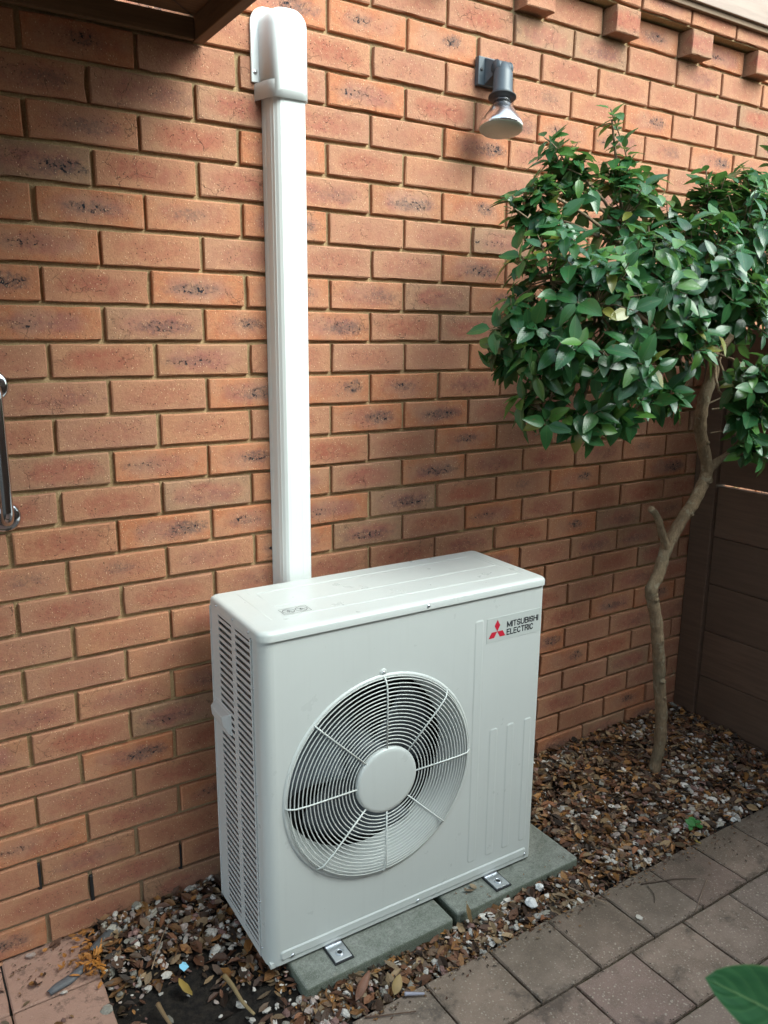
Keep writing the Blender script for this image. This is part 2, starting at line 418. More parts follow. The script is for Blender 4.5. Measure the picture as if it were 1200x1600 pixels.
# the mitre joint between the two lining boards
p_ = MB(); q0 = Vector((.3615, -.021, .2075)); q1 = Vector((-.25, -.60, .2075)); d_ = (q1 - q0).normalized(); nn_ = Vector((-d_.y, d_.x, 0)) * .0011
p_.add([q0 - nn_, q0 + nn_, q1 + nn_, q1 - nn_], [(0, 1, 2, 3)]); o = p_.build('mitre_joint', M_BLACK, so_); o.location = -so_.location

# ---------------------------------------------------------------- ground
def hgt(x, y):
    t = min(1, max(0, (y + .50) / .50)); t = t * t * (3 - 2 * t)
    n = math.sin(x * 9.1 + y * 5) * .004 + math.sin(x * 23 - y * 17) * .0025 + math.sin(y * 31 + x * 4) * .002
    z = -2.050 + .036 * t + n
    if x < -.0: z -= .012
    dd = math.hypot(x - .12, y + .33) ; z -= .012 * math.exp(-(dd / .14) ** 2)
    if x > 1.3: z += .010
    return z
def soil_mat():
    a = NT('dark_soil', .95, spec=.2); p = a.pos(); n = a.noise(p, 60, 5, .7)
    a.col(a.mix(a.ramp(n, .3, .75), (.009, .008, .008), (.030, .024, .019))); a.bump(a.noise(p, 140, 5, .7), .004); return a.m
M_SOIL = soil_mat()
nx_, ny_ = 160, 48; gx = [-1.3 + 3.75 * i / nx_ for i in range(nx_ + 1)]; gy = [-.70 + .75 * j / ny_ for j in range(ny_ + 1)]
vs = [(x, y, hgt(x, y) if y > -.61 else -2.075) for y in gy for x in gx]
fs = [(j * (nx_ + 1) + i, j * (nx_ + 1) + i + 1, (j + 1) * (nx_ + 1) + i + 1, (j + 1) * (nx_ + 1) + i) for j in range(ny_) for i in range(nx_)]
o = mk('garden_bed', vs, fs, M_SOIL, None, True); o['kind'] = 'structure'
o = mk('ground', [(-40, -40, -2.085), (40, -40, -2.085), (40, 40, -2.085), (-40, 40, -2.085)], [(0, 1, 2, 3)], M_SOIL); o['kind'] = 'structure'
def joint_mat():
    a = NT('mossy_joint_sand', .95, spec=.1); p = a.pos()
    a.col(a.mix(a.ramp(a.noise(p, 30, 4), .35, .7), (.045, .033, .022), (.05, .05, .022))); a.bump(a.noise(p, 200, 4), .003); return a.m
M_JOINT = joint_mat()
def paver_mat():
    a = NT('aggregate_paver', .82, spec=.3); p = a.pos(); rnd = a.n('ObjectInfo').outputs['Random']; r2 = a.math('FRACT', a.math('MULTIPLY', rnd, 57.3))
    c = a.mix(rnd, (.32, .225, .172), (.275, .212, .175)); c = a.mix(a.ramp(r2, .5, 1., 0, .8), c, (.27, .175, .150))
    c = a.mix(a.ramp(a.noise(p, 14, 5, .65), .35, .7, 0, .6), c, (.150, .110, .083))
    c = a.mix(a.ramp(a.noise(p, 260, 3, .7), .42, .66, 0, .5), c, (.33, .24, .185))
    sp = a.ramp(a.vor(p, 110), .20, .32, 1., 0.); mk_ = a.ramp(a.noise(p, 90, 2), .46, .54)
    c = a.mix(a.math('MULTIPLY', a.math('MULTIPLY', sp, mk_), .8), c, (.48, .40, .32))
    sp2 = a.ramp(a.vor(p, 230), .2, .34, 1., 0.); c = a.mix(a.math('MULTIPLY', a.math('MULTIPLY', sp2, a.ramp(a.noise(p, 150, 2), .45, .55)), .55), c, (.42, .34, .28))
    xyz = a.n('SeparateXYZ'); a.l(p, xyz.inputs[0])
    # damp dirt stain beside the planted edge and along the joints
    st = a.ramp(a.math('ADD', xyz.outputs[1], a.math('MULTIPLY', a.noise(p, 6, 5, .65), .44)), -.68, -.38)
    right = a.ramp(xyz.outputs[0], .3, 1.3, .25, 1.)
    c = a.mix(a.math('MULTIPLY', a.math('MULTIPLY', st, right), .66), c, (.062, .050, .035))
    bl = a.math('MULTIPLY', a.ramp(a.noise(p, 8, 6, .7), .53, .68), .62); c = a.mix(bl, c, (.048, .040, .032))
    le = a.ramp(xyz.outputs[0], -.1, .3, .8, 0.); c = a.mix(le, c, (.36, .205, .155)) ; 
    gr = a.math('MULTIPLY', a.ramp(a.noise(p, 28, 5, .75), .53, .66), a.ramp(xyz.outputs[0], -.1, .3, .6, 0.)); c = a.mix(gr, c, (.09, .055, .045))
    a.col(c)
    a.bump(a.math('ADD', a.noise(p, 220, 4, .7), a.math('MULTIPLY', sp, .3)), .0016, .8); return a.m
M_PAV = paver_mat()
pav = empty('paving', (1.2, -1.2, -2.03)); pav['kind'] = 'structure'
PO = Vector(pav.location)
def paver_mesh(s, w_=.1985, d=.1935):
    r = random.Random(s); b = .0035; n = 5; vs = []; fs = []
    out = [(i / n, 0) for i in range(n)] + [(1, i / n) for i in range(n)] + [(1 - i / n, 1) for i in range(n)] + [(0, 1 - i / n) for i in range(n)]
    m = len(out); j = lambda s_: r.uniform(-s_, s_)
    for (u, v) in out: vs.append(((u - .5) * (w_ - 2 * b) + j(.0008), (v - .5) * (d - 2 * b) + j(.0008), j(.0003)))
    for (u, v) in out: vs.append(((u - .5) * w_ + j(.0012), (v - .5) * d + j(.0012), -.0038 + j(.0008)))
    for (u, v) in out: vs.append(((u - .5) * w_, (v - .5) * d, -.045))
    fs.append(tuple(range(m)))
    for q in (0, m): fs += [(q + (k + 1) % m, q + k, q + m + k, q + m + (k + 1) % m) for k in range(m)]
    me = bpy.data.meshes.new('paver'); me.from_pydata(vs, [], fs); me.update(); me.materials.append(M_PAV); return fixmesh(me)
PM = [paver_mesh(s) for s in range(8)]
def paver(x, y, dz=0):
    inst('paver', R.choice(PM), pav, Vector((x, y, -2.03 + dz + R.uniform(-.0015, .0015))) - PO, (R.uniform(-.006, .006), R.uniform(-.006, .006), R.uniform(-.006, .006) + math.pi * R.randint(0, 1)))
for row in range(0, 9):
    y = -.605 - .1 - .2 * row
    off = .424 if row % 2 == 0 else .530
    for k in range(-8, 12):
        x = off + .2036 * k + .102
        if row == 0 and x < .42: continue
        if x < -1.2 or x > 2.45: continue
        if x > 2.36 + .1: continue
        paver(x, y)
for k in range(-5, 0):
    for j in range(0, 3):
        paver(-.030 + .2036 * k + .102 + (.0 if j % 2 == 0 else .0), .027 - .1 - .2015 * j, .006)
jb = MB().box(-1.25, 2.47, -2.596, -.612, -2.10, -2.0415); o = jb.build('joint_sand', M_JOINT, pav); o.location = -PO; o['kind'] = 'stuff'
jb = MB().box(-1.25, -.03, -.60, .004, -2.10, -2.037); o = jb.build('joint_sand', M_JOINT, pav); o.location = -PO; o['kind'] = 'stuff'

# ---------------------------------------------------------------- sleeper fence on the right
def sleeper_mat():
    a = NT('brown_painted_sleeper', .62, spec=.3); p = a.pos(); mp = a.n('Mapping'); mp.inputs['Scale'].default_value = (20, 1.5, 20); a.l(p, mp.inputs[0])
    n = a.noise(mp.outputs[0], 4, 6, .6); r = a.n('ObjectInfo').outputs['Random']
    c = a.mix(a.ramp(n, .3, .7), (.135, .080, .055), (.10, .060, .042)); c = a.mix(a.math('MULTIPLY', r, .5), c, (.072, .046, .032))
    c = a.mix(a.ramp(a.noise(p, 8, 5, .7), .55, .8, 0, .35), c, (.12, .085, .065)); a.col(c); a.bump(n, .001, .6); return a.m
M_SLP = sleeper_mat()
fe = tag(empty('sleeper_fence', (2.36, -.05, -2.04)), 'dark brown fence of wide horizontal sleepers behind the tree trunk on the right', 'fence')
part(MB().box(2.336, 2.40, -.098, -.002, -2.12, -.44), 'post', M_SLP, fe, .004)
part(MB().box(2.336, 2.40, -2.20, -2.102, -2.12, -.44), 'post', M_SLP, fe, .004)
SB = [-2.20, -2.015, -1.823, -1.632, -1.437, -1.2465, -1.048, -.852, -.657, -.46]
for i in range(len(SB) - 1):
    z0, z1 = SB[i] + .002, SB[i + 1] - .0015
    if i == 6: z0 += .009
    part(MB().box(2.352 + R.uniform(0, .003), 2.392, -2.098, -.100 if i < 20 else 0, z0, z1, .003), 'sleeper', M_SLP, fe, .0012)
# unseen fence added behind the camera to shade the lower wall: same sleepers
fb = tag(empty('shade_fence', (.6, -2.60, -2.04)), 'tall dark brown unseen fence added opposite the brick wall to shade its lower part', 'fence')
for i in range(16):
    part(MB().box(-1.6, 4.2, -2.65, -2.60 + R.uniform(0, .003), -2.2 + i * .2, -2.203 + (i + 1) * .2), 'sleeper', M_SLP, fb, .003)

# ---------------------------------------------------------------- concrete slabs
def conc_mat():
    a = NT('mossy_concrete', .85, spec=.3); p = a.pos()
    c = a.mix(a.ramp(a.noise(p, 7, 5, .6), .3, .7), (.29, .295, .268), (.175, .188, .162))
    c = a.mix(a.ramp(a.noise(p, 22, 6, .75), .45, .68, 0, .85), c, (.10, .108, .088))
    c = a.mix(a.ramp(a.noise(p, 11, 4, .7), .62, .70, 0, .6), c, (.36, .34, .29))
    nz = a.n('NewGeometry').outputs['Normal']; s = a.n('SeparateXYZ'); a.l(nz, s.inputs[0])
    c = a.mix(a.ramp(s.outputs[2], .2, .8, .55, 0.), c, (.075, .105, .06))      # algae on the upright sides
    c = a.mix(a.ramp(a.noise(p, 130, 5, .8), .38, .62, .55, 0.), c, (.10, .11, .09)); c = a.mix(a.ramp(a.noise(p, 400, 2), .52, .68, 0, .5), c, (.34, .35, .32))
    a.col(c); a.bump(a.math('ADD', a.noise(p, 180, 5, .75), a.math('MULTIPLY', a.noise(p, 20, 3), 1.)), .0014, .9); return a.m
M_CONC = conc_mat()
def slab(x0, x1, y0, y1, lab, rz):
    o = MB().box(-(x1 - x0) / 2, (x1 - x0) / 2, -(y1 - y0) / 2, (y1 - y0) / 2, -.052, 0).build('concrete_slab', M_CONC); bev(o, .008, 3)
    o.location = ((x0 + x1) / 2, (y0 + y1) / 2, -2.005); o.rotation_euler = (.004, 0, rz); tag(o, lab, 'slab', 'concrete slabs under the outdoor unit'); return o
slab(.368, .808, -.492, -.05, 'mossy grey concrete slab under the left end of the white outdoor unit', -.004)
slab(.826, 1.278, -.488, -.045, 'mossy grey concrete slab under the right end of the white outdoor unit, pale stain at its corner', .0)

# ---------------------------------------------------------------- outdoor unit
YAW = -.0147; W, D, H = .8375, .3193, .8558
ac = tag(empty('air_conditioner', (.3129, -.4043, -1.9944)), 'white outdoor air conditioner unit with round wire fan guard standing on two concrete slabs', 'air conditioner')
ac.rotation_euler = (0, 0, YAW)
CX, CZ, HR = .318, .424, .268
# front panel: rounded left corner, fan hole
mb = MB(); n = 96; Z0, Z1 = .0, .842; XL, XR = .030, W - .012
circ = [(CX + HR * math.cos(2 * math.pi * k / n), 0, CZ + HR * math.sin(2 * math.pi * k / n)) for k in range(n)]
outr = []
for k in range(n):
    th = 2 * math.pi * k / n; c, s = math.cos(th), math.sin(th); t = 1e9
    for lim, comp, cc in ((XR, c, CX), (XL, c, CX), (Z1, s, CZ), (Z0, s, CZ)):
        if abs(comp) > 1e-6:
            q = (lim - cc) / comp
            if q > 0: t = min(t, q)
    outr.append([CX + t * c, 0, CZ + t * s])
for (X, Z) in ((XL, Z0), (XL, Z1), (XR, Z0), (XR, Z1)):
    k = min(range(n), key=lambda k: abs(math.atan2(math.sin(2 * math.pi * k / n - math.atan2(Z - CZ, X - CX)), math.cos(2 * math.pi * k / n - math.atan2(Z - CZ, X - CX)))))
    outr[k] = [X, 0, Z]
mb.add(circ + outr, [(k, (k + 1) % n, n + (k + 1) % n, n + k) for k in range(n)])
def wrap(pts):   # vertical skin following xy profile
    vs = [(x, y, z) for z in (Z0, Z1) for x, y in pts]; m = len(pts)
    return vs, [(i, i + 1, m + i + 1, m + i) for i in range(m - 1)]
pl = [(0.0, .052), (0, .030)] + [(.03 - .03 * math.cos(a), .03 - .03 * math.sin(a)) for a in [math.pi / 2 * i / 8 for i in range(1, 9)]]
v_, f_ = wrap(pl); mb.add(v_, f_, True)
pr_ = [(XR, 0)] + [(XR + .012 * math.sin(a), .012 - .012 * math.cos(a)) for a in [math.pi / 2 * i / 5 for i in range(1, 6)]] + [(W, .05)]
v_, f_ = wrap(pr_); mb.add(v_, f_, True)
o = fixn(mb.build('front_panel', M_AC, ac))
# pressed raised bars on the panel
def rbar(name, x0, x1, z0, z1, h=.0018, par=None, r=None):
    w_ = (x1 - x0); r = r or min(w_, z1 - z0) * .30; pts = []
    for (cx, cz, a0) in ((x1 - r, z0 + r, -90), (x1 - r, z1 - r, 0), (x0 + r, z1 - r, 90), (x0 + r, z0 + r, 180)):
        for i in range(6):
            a = math.radians(a0 + 90 * i / 5); pts.append((cx, cz, math.cos(a), math.sin(a)))
    m = len(pts); vs = []
    for (sc_, y) in ((r, -.0002), (r - .004, -h)):
        vs += [(cx + c * sc_, y, cz + s * sc_) for cx, cz, c, s in pts]
    fs = [(i, (i + 1) % m, m + (i + 1) % m, m + i) for i in range(m)] + [tuple(range(m, 2 * m))]
    o = MB().add(vs, fs).build(name, M_AC, par or ac); return o
for (x0, x1, z0, z1) in ((.599, .628, .064, .782), (.661, .690, .064, .457), (.722, .750, .065, .457), (.785, .813, .066, .457)): rbar('pressed_rib', x0, x1, z0, z1, .0014)
rbar('pressed_strip', .028, .816, .011, .038, .003, r=.009)
# lid
def rrect(x0, x1, y0, y1, r, k=6):
    pts = []
    for (cx, cy, a0, rr) in ((x0 + r[0], y0 + r[0], 180, r[0]), (x1 - r[1], y0 + r[1], 270, r[1]), (x1 - r[2], y1 - r[2], 0, r[2]), (x0 + r[3], y1 - r[3], 90, r[3])):
        for i in range(k):
            a = math.radians(a0 + 90 * i / (k - 1)); pts.append((cx + rr * math.cos(a), cy + rr * math.sin(a)))
    return pts
mb = MB(); vs = []; m = None
for (ins, z, yo) in ((0, .8435, 0), (0, .857, 0), (.0015, .861, 0), (.005, .8645, 0), (.010, .866, 0), (.014, .8665, 0)):
    P_ = rrect(-.004 + ins, W + .004 - ins, -.006 + ins, D + .002 - ins, [max(.033 - ins, .012), .018, .014, .018]); m = len(P_); vs += [(x, y, z) for x, y in P_]
fs = []
for q in range(5): fs += [(q * m + i, q * m + (i + 1) % m, (q + 1) * m + (i + 1) % m, (q + 1) * m + i) for i in range(m)]
mb.add(vs, fs, True); mb.add(vs[-m:], [tuple(range(m))]); mb.add(vs[:m], [tuple(range(m))[::-1]]); lid = fixn(mb.build('lid', M_AC, ac))
# raised pressings of the lid (thin ridges)
def ridge(pts, w_=.0045, h=.0016, z=.8663, name='lid_ridge'):
    mb = MB(); a, b = Vector((*pts[0], z)), Vector((*pts[1], z)); t = (b - a).normalized(); s = Vector((-t.y, t.x, 0)) * w_ / 2; u = Vector((0, 0, h))
    vs = [a - s, a + s, b + s, b - s, a + t * w_ * .5 + u - s * .3, a + t * w_ * .5 + u + s * .3, b - t * w_ * .5 + u + s * .3, b - t * w_ * .5 + u - s * .3]
    mb.add(vs, [(4, 5, 6, 7), (0, 4, 7, 3), (1, 2, 6, 5), (0, 1, 5, 4), (2, 3, 7, 6)], True); return mb.build(name, M_AC, lid)
for pts in (((.100, .262), (.770, .262)), ((.100, .152), (.790, .152)), ((.085, .072), (.790, .060))): ridge(pts)
for pts in (((.058, .285), (.058, .070)), ((.084, .285), (.084, .262)), ((.100, .255), (.100, .160)), ((.800, .285), (.800, .050)), ((.788, .252), (.788, .160))): ridge(pts, .003, .0008)
def screw(p, par, r=.0045, axis='Y', sgn=-1):
    mb = MB(); prof = [(.0005, sgn * .0028), (r * .6, sgn * .0026), (r, sgn * .0012), (r, 0), (r * 1.5, -sgn * .0002)]
    if axis == 'Y': mb.lathe(prof, 14, p)
    else:
        m2 = MB().lathe(prof, 14, (0, 0, 0)); mb.add([(p[0] + y, p[1] + x, p[2] + z) for x, y, z in m2.v], m2.f, True)
    o = mb.build('screw', M_ZINC, par); return o
screw((.445, -.006, .853), ac)
for x in (.060, .432, .812): screw((x, -.003, .017), ac)
for (y, z) in ((.268, .852), (.062, .852)): screw((-.004, y, z), ac, .004, 'X')
for (y, z) in ((.314, .58), (.314, .30), (.312, .03), (.045, .03)): screw((0, y, z), ac, .0035, 'X')
# air outlet: pressed bell mouth and fan
prof = [(.2755, -.0003), (.2735, -.0035), (.270, -.005), (.266, -.004), (.2625, .004), (.256, .016), (.249, .032), (.244, .05), (.241, .095)]
fixn(MB().lathe(prof, 96, (CX, 0, CZ)).build('bell_mouth', M_AC, ac))
# little lugs that hold the guard at the rim
guard = empty('fan_guard', (0, 0, 0), ac)
def ring_mesh(r, t):
    return [(r * math.cos(2 * math.pi * k / 72), 0, r * math.sin(2 * math.pi * k / 72)) for k in range(72)]
NR = 18
for i in range(NR):
    r = .0975 + (.2605 - .0975) * i / (NR - 1); d = -.0195 + .009 * max(0, (r - .20) / .06) ** 2
    mb = MB().tube([(CX + x, d, CZ + z) for x, _, z in ring_mesh(r, 0)], .00145, 5, closed=True); mb.build('guard_ring', M_WIRE, guard)
mb = MB().tube([(CX + x, -.0035, CZ + z) for x, _, z in ring_mesh(.2655, 0)], .0017, 5, closed=True); mb.build('guard_ring', M_WIRE, guard)
for k in range(8):
    a = math.radians(90 + 45 * k); c, s = math.cos(a), math.sin(a)
    pts = [(CX + c * .080, -.0215, CZ + s * .080), (CX + c * .215, -.0222, CZ + s * .215), (CX + c * .252, -.019, CZ + s * .252), (CX + c * .2645, -.0115, CZ + s * .2645), (CX + c * .2700, -.004, CZ + s * .2700)]
    MB().tube(pts, .0021, 6).build('guard_spoke', M_WIRE, guard)
prof = [(.0001, -.0262), (.075, -.0262), (.082, -.0255), (.086, -.0235), (.0872, -.0200), (.0872, -.012)]
fixn(MB().lathe(prof, 64, (CX, 0, CZ)).build('centre_cap', M_AC, guard))
for a in (90, 180, 0, 270):
    c, s = math.cos(math.radians(a)), math.sin(math.radians(a))
    fixn(MB().lathe([(.0001, -.0022), (.0085, -.0022), (.0098, -.0012), (.0102, 0)], 20, (CX + c * .2800, 0, CZ + s * .2800)).build('guard_lug', M_AC, guard)) if a in (90,) else None
    if a == 90: screw((CX + c * .2800, -.0022, CZ + s * .2800), guard, .0042)
fan = empty('fan', (CX, .085, CZ), ac)
fixn(MB().lathe([(.0001, -.028), (.05, -.026), (.062, -.018), (.065, .0), (.065, .05)], 40).build('hub', M_FAN, fan))
for b_ in range(3):
    th0 = math.radians(-163 + 120 * b_); vs = []; nr, na = 8, 10
    for i in range(nr + 1):
        r = .058 + (.228 - .058) * i / nr; sweep = math.radians(95) ; lead = math.radians(8) * math.sin(i / nr * 3.0) + math.radians(10) * (i / nr)
        for j in range(na + 1):
            t = j / na; a = th0 - lead - sweep * t * (1 - .12 * i / nr)
            vs.append((r * math.cos(a), -.020 + .062 * t + .01 * math.sin(t * 3.1), r * math.sin(a)))
    fs = [(i * (na + 1) + j, i * (na + 1) + j + 1, (i + 1) * (na + 1) + j + 1, (i + 1) * (na + 1) + j) for i in range(nr) for j in range(na)]
    o = mk('blade', vs, fs, M_FAN, fan, True); sm_ = o.modifiers.new('solid', 'SOLIDIFY'); sm_.thickness = .003
# shell, coil
MB().box(W - .002, W - .0005, .05, D, .0, .843).build('side_panel', M_AC, ac)
MB().box(.002, W - .003, D - .002, D, .0, .843).build('back_panel', M_AC, ac)
MB().box(.004, W - .004, .004, D - .003, -.004, .010).build('base_pan', M_AC, ac)
MB().box(.010, .030, .054, D - .03, .012, .840).add([], []).build('coil', M_FIN, ac)
MB().box(.031, W - .05, D - .045, D - .025, .012, .840).build('coil', M_FIN, ac)
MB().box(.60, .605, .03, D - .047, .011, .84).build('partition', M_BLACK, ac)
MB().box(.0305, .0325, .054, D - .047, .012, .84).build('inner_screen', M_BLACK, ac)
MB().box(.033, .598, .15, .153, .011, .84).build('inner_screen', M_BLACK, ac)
# louvred side grille
gr = empty('side_grille', (0, 0, 0), ac)
YS = [(.0525, .062), (.151, .176), (.262, D)]                      # frame uprights
fr = MB()
for y0, y1 in YS: fr.box(-.0015, .0015, y0, y1, .0, .8425)
for z0, z1 in ((.0, .022), (.830, .8425)):
    for (y0, y1) in ((.062, .151), (.176, .262)): fr.box(-.0014, .0014, y0, y1, z0, z1)
o = fr.build('grille_frame', M_ACDARK, gr)
fr = MB().box(-.004, -.0005, .0525, .0575, .004, .838, .001); fr.build('frame_bead', M_ACDARK, gr)
fr = MB().box(-.004, -.0005, D - .006, D - .001, .004, .838, .001); fr.build('frame_bead', M_ACDARK, gr)
NS = 46; pitch = (.830 - .022) / NS
sl = []
for (y0, y1) in ((.062, .151), (.176, .262)):
    L = y1 - y0
    mb = MB(); h = .0092; dx = .005
    mb.add([(-.0015, 0, 0), (-.0015, L, 0), (-.0015, L, h), (-.0015, 0, h), (dx, 0, h - .003), (dx, L, h - .003), (dx, 0, -.001), (dx, L, -.001), (0, 0, 0), (0, L, 0)],
           [(0, 1, 2, 3), (3, 2, 5, 4), (8, 6, 7, 9), (4, 5, 7, 6)])
    me0 = None
    for k in range(NS):
        z = .022 + pitch * k + .004
        if me0 is None: ob = mb.build('slat', M_ACDARK, gr); me0 = ob.data; ob.location = (0, y0, z)
        else: inst('slat', me0, gr, (0, y0, z))
# carrying handle on the side
hd = MB(); y0, y1, z0, z1 = .196, .304, .530, .592
hd.add([(-.001, y0, z0), (-.001, y1, z0), (-.001, y1, z1), (-.001, y0, z1), (-.006, y0 + .004, z0 + .004), (-.006, y1 - .004, z0 + .004), (-.006, y1 - .004, z1 - .004), (-.006, y0 + .004, z1 - .004),
        (-.018, y0 + .016, z0 + .026), (-.018, y1 - .012, z0 + .026), (-.021, y1 - .014, z1 - .012), (-.021, y0 + .020, z1 - .012)],
       [(0, 1, 5, 4), (1, 2, 6, 5), (2, 3, 7, 6), (3, 0, 4, 7), (4, 5, 9, 8), (5, 6, 10, 9), (6, 7, 11, 10), (7, 4, 8, 11), (8, 9, 10, 11)])
bev(fixn(hd.build('handle', M_ACDARK, ac)), .002, 2)
for (y, z) in ((.157, .845), ): screw((-.004, y, z + .007), ac, .0035, 'X')
for z in (.72, .45, .16): screw((0, .0475, z), ac, .003, 'X')
# feet
for i, x in enumerate((.150, .662)):
    ft = empty('foot', (x, 0, 0), ac)
    f = MB(); f.box(0, .046, -.058, .02, -.0065, -.0035, .0006)
    f.add([(0, .001, -.004), (.046, .001, -.004), (.042, .012, .010), (.004, .012, .010), (0, .004, -.004), (.046, .004, -.004), (.042, .015, .010), (.004, .015, .010)], [(0, 1, 2, 3), (4, 7, 6, 5), (0, 3, 7, 4), (1, 5, 6, 2)])
    f.add([(.0, -.002, -.0036), (.046, -.002, -.0036), (.043, .004, .014), (.003, .004, .014)], [(0, 1, 2, 3)])
    bev(f.build('bracket', M_ZINC, ft), .0015, 2)
    fixn(MB().lathe([(.011, -.0034), (.011, -.0018), (.0085, -.0012), (.0065, -.0020), (.0065, -.0034)], 24, (.024, -.034, 0), 'Z').build('slot_rim', M_ZINC, ft))
    MB().lathe([(.0001, -.0030), (.0066, -.0030)], 20, (.024, -.034, 0), 'Z').build('bolt_hole', M_BLACK, ft)
    bev(MB().box(-.003, .051, -.062, .03, -.0108, -.0066).build('rubber_pad', M_RUB, ft), .001)
    bf = MB().box(0, .04, .25, .33, -.0106, -.004).build('rear_bracket', M_ZINC, ft)
# lettering and emblem
st = MB().box(.6385, .8265, -.0009, -.0001, .711, .779).build('logo_sticker', M_STICK, ac)
def rhomb(c, a, L=.0262, half=30):
    A = Vector((0, 0)); d = Vector((math.cos(a), math.sin(a))); p1 = Vector((math.cos(a + math.radians(half)), math.sin(a + math.radians(half)))) * L; p2 = Vector((math.cos(a - math.radians(half)), math.sin(a - math.radians(half)))) * L
    return [Vector(c) + q for q in (A, p2, p1 + p2, p1)]
mb = MB(); cc = (.6735, .7395)
for a in (90, 210, 330):
    q = rhomb(cc, math.radians(a), .0190); mb.add([(p.x, -.00125, p.y) for p in q], [(0, 1, 2, 3)])
mb.build('emblem', M_RED, ac)
def arcp(cx, cy, rx, ry, a0, a1, k=8): return [(cx + rx * math.cos(math.radians(a0 + (a1 - a0) * i / k)), cy + ry * math.sin(math.radians(a0 + (a1 - a0) * i / k))) for i in range(k + 1)]
GL = {'M': ([[(0, 0), (0, 1), (.5, .12), (1, 1), (1, 0)]], 1.15), 'I': ([[(0, 0), (0, 1)]], 0.), 'T': ([[(0, 1), (1, 1)], [(.5, 1), (.5, 0)]], .85),
      'S': ([arcp(.5, .74, .5, .26, 10, 270) + arcp(.5, .26, .5, .24, 90, -170)], .85), 'U': ([[(0, 1), (0, .3)] + arcp(.5, .3, .5, .3, 180, 360) + [(1, 1)]], .9),
      'B': ([[(0, 0), (0, 1), (.6, 1)] + arcp(.6, .77, .36, .23, 90, -90) + [(0, .54)], [(0, 0), (.6, 0)] + arcp(.6, .27, .4, .27, -90, 90)], .88), 'H': ([[(0, 0), (0, 1)], [(1, 0), (1, 1)], [(0, .52), (1, .52)]], .9),
      'E': ([[(1, 0), (0, 0), (0, 1), (1, 1)], [(0, .52), (.9, .52)]], .78), 'L': ([[(0, 1), (0, 0), (1, 0)]], .72), 'C': ([arcp(.5, .5, .5, .5, 38, 322, 14)], .95),
      'R': ([[(0, 0), (0, 1), (.6, 1)] + arcp(.6, .76, .38, .24, 90, -90) + [(0, .52)], [(.55, .52), (1, 0)]], .88)}
def letters(word, x0, x1, z0, z1, par, mat, y=-.00135, th=.0030):
    h = z1 - z0 - th; gap = .36; tot = sum(GL[c][1] for c in word) + gap * (len(word) - 1); k = (x1 - x0 - th) / tot; x = x0 + th / 2
    for c in word:
        mb = MB(); st_, wd_ = GL[c]
        for pl_ in st_:
            P_ = [Vector((x + p[0] * wd_ * k, z0 + th / 2 + p[1] * h)) for p in pl_]
            for a, b in zip(P_[:-1], P_[1:]):
                t = (b - a).normalized() * th * .5; n_ = Vector((-t.y, t.x)); e0, e1 = a - t * .8, b + t * .8
                mb.add([(q.x, y - .00001 * (len(mb.f) % 7), q.y) for q in (e0 - n_, e1 - n_, e1 + n_, e0 + n_)], [(0, 1, 2, 3)])
        mb.build('letter', mat, par); x += (wd_ + gap) * k
ltr = empty('lettering', (0, 0, 0), ac)
letters('MITSUBISHI', .7065, .8180, .7440, .7615, ltr, M_INK)
letters('ELECTRIC', .7062, .8010, .7225, .7400, ltr, M_INK)
# pictogram on the lid: two crossed-out circles in a box
pic = MB(); z = .8672
def strip(pts, w_, closed=False):
    m = len(pts)
    for i in range(m if closed else m - 1):
        a, b = Vector(pts[i]), Vector(pts[(i + 1) % m]); t = (b - a).normalized(); s = Vector((-t.y, t.x)) * w_ / 2
        pic.add([(*(a - s), z), (*(b - s), z), (*(b + s), z), (*(a + s), z)], [(0, 1, 2, 3)])
strip([(.097, .083), (.167, .083), (.167, .121), (.097, .121)], .0010, True)
for cx in (.1155, .1485):
    strip([(cx + .0145 * math.cos(2 * math.pi * k / 28), .102 + .0145 * math.sin(2 * math.pi * k / 28)) for k in range(28)], .0013, True)
    strip([(cx - .010, .112), (cx + .010, .092)], .0013)
    strip([(cx - .006, .096), (cx - .002, .100), (cx, .108), (cx + .003, .101), (cx + .007, .098)], .0014); strip([(cx - .005, .104), (cx + .005, .104)], .0012); strip([(cx - .003, .093), (cx + .001, .099)], .0014)
pic.build('warning_pictogram', M_INK, ac)

# ---------------------------------------------------------------- white pipe duct on the wall
du = tag(empty('pipe_duct', (.58, -.03, -1.2)), 'tall white plastic pipe duct with rounded cap running up the wall behind the outdoor unit', 'duct')
DO = Vector(du.location)
poly = [(.530, -.001), (.5315, -.014), (.5325, -.0155), (.5335, -.026), (.5330, -.0275), (.5350, -.040), (.5362, -.0415), (.5385, -.050), (.5398, -.0510), (.5445, -.058), (.551, -.0635), (.560, -.065),
        (.5905, -.0655), (.5910, -.0650), (.5915, -.0655), (.608, -.065), (.6145, -.0635), (.619, -.058), (.622, -.0475), (.626, -.024), (.6275, -.001)]
mb = MB().prism(poly[::1], -1.98, .11); o = fixn(mb.build('channel', M_DUCT, du)); o.location = -DO
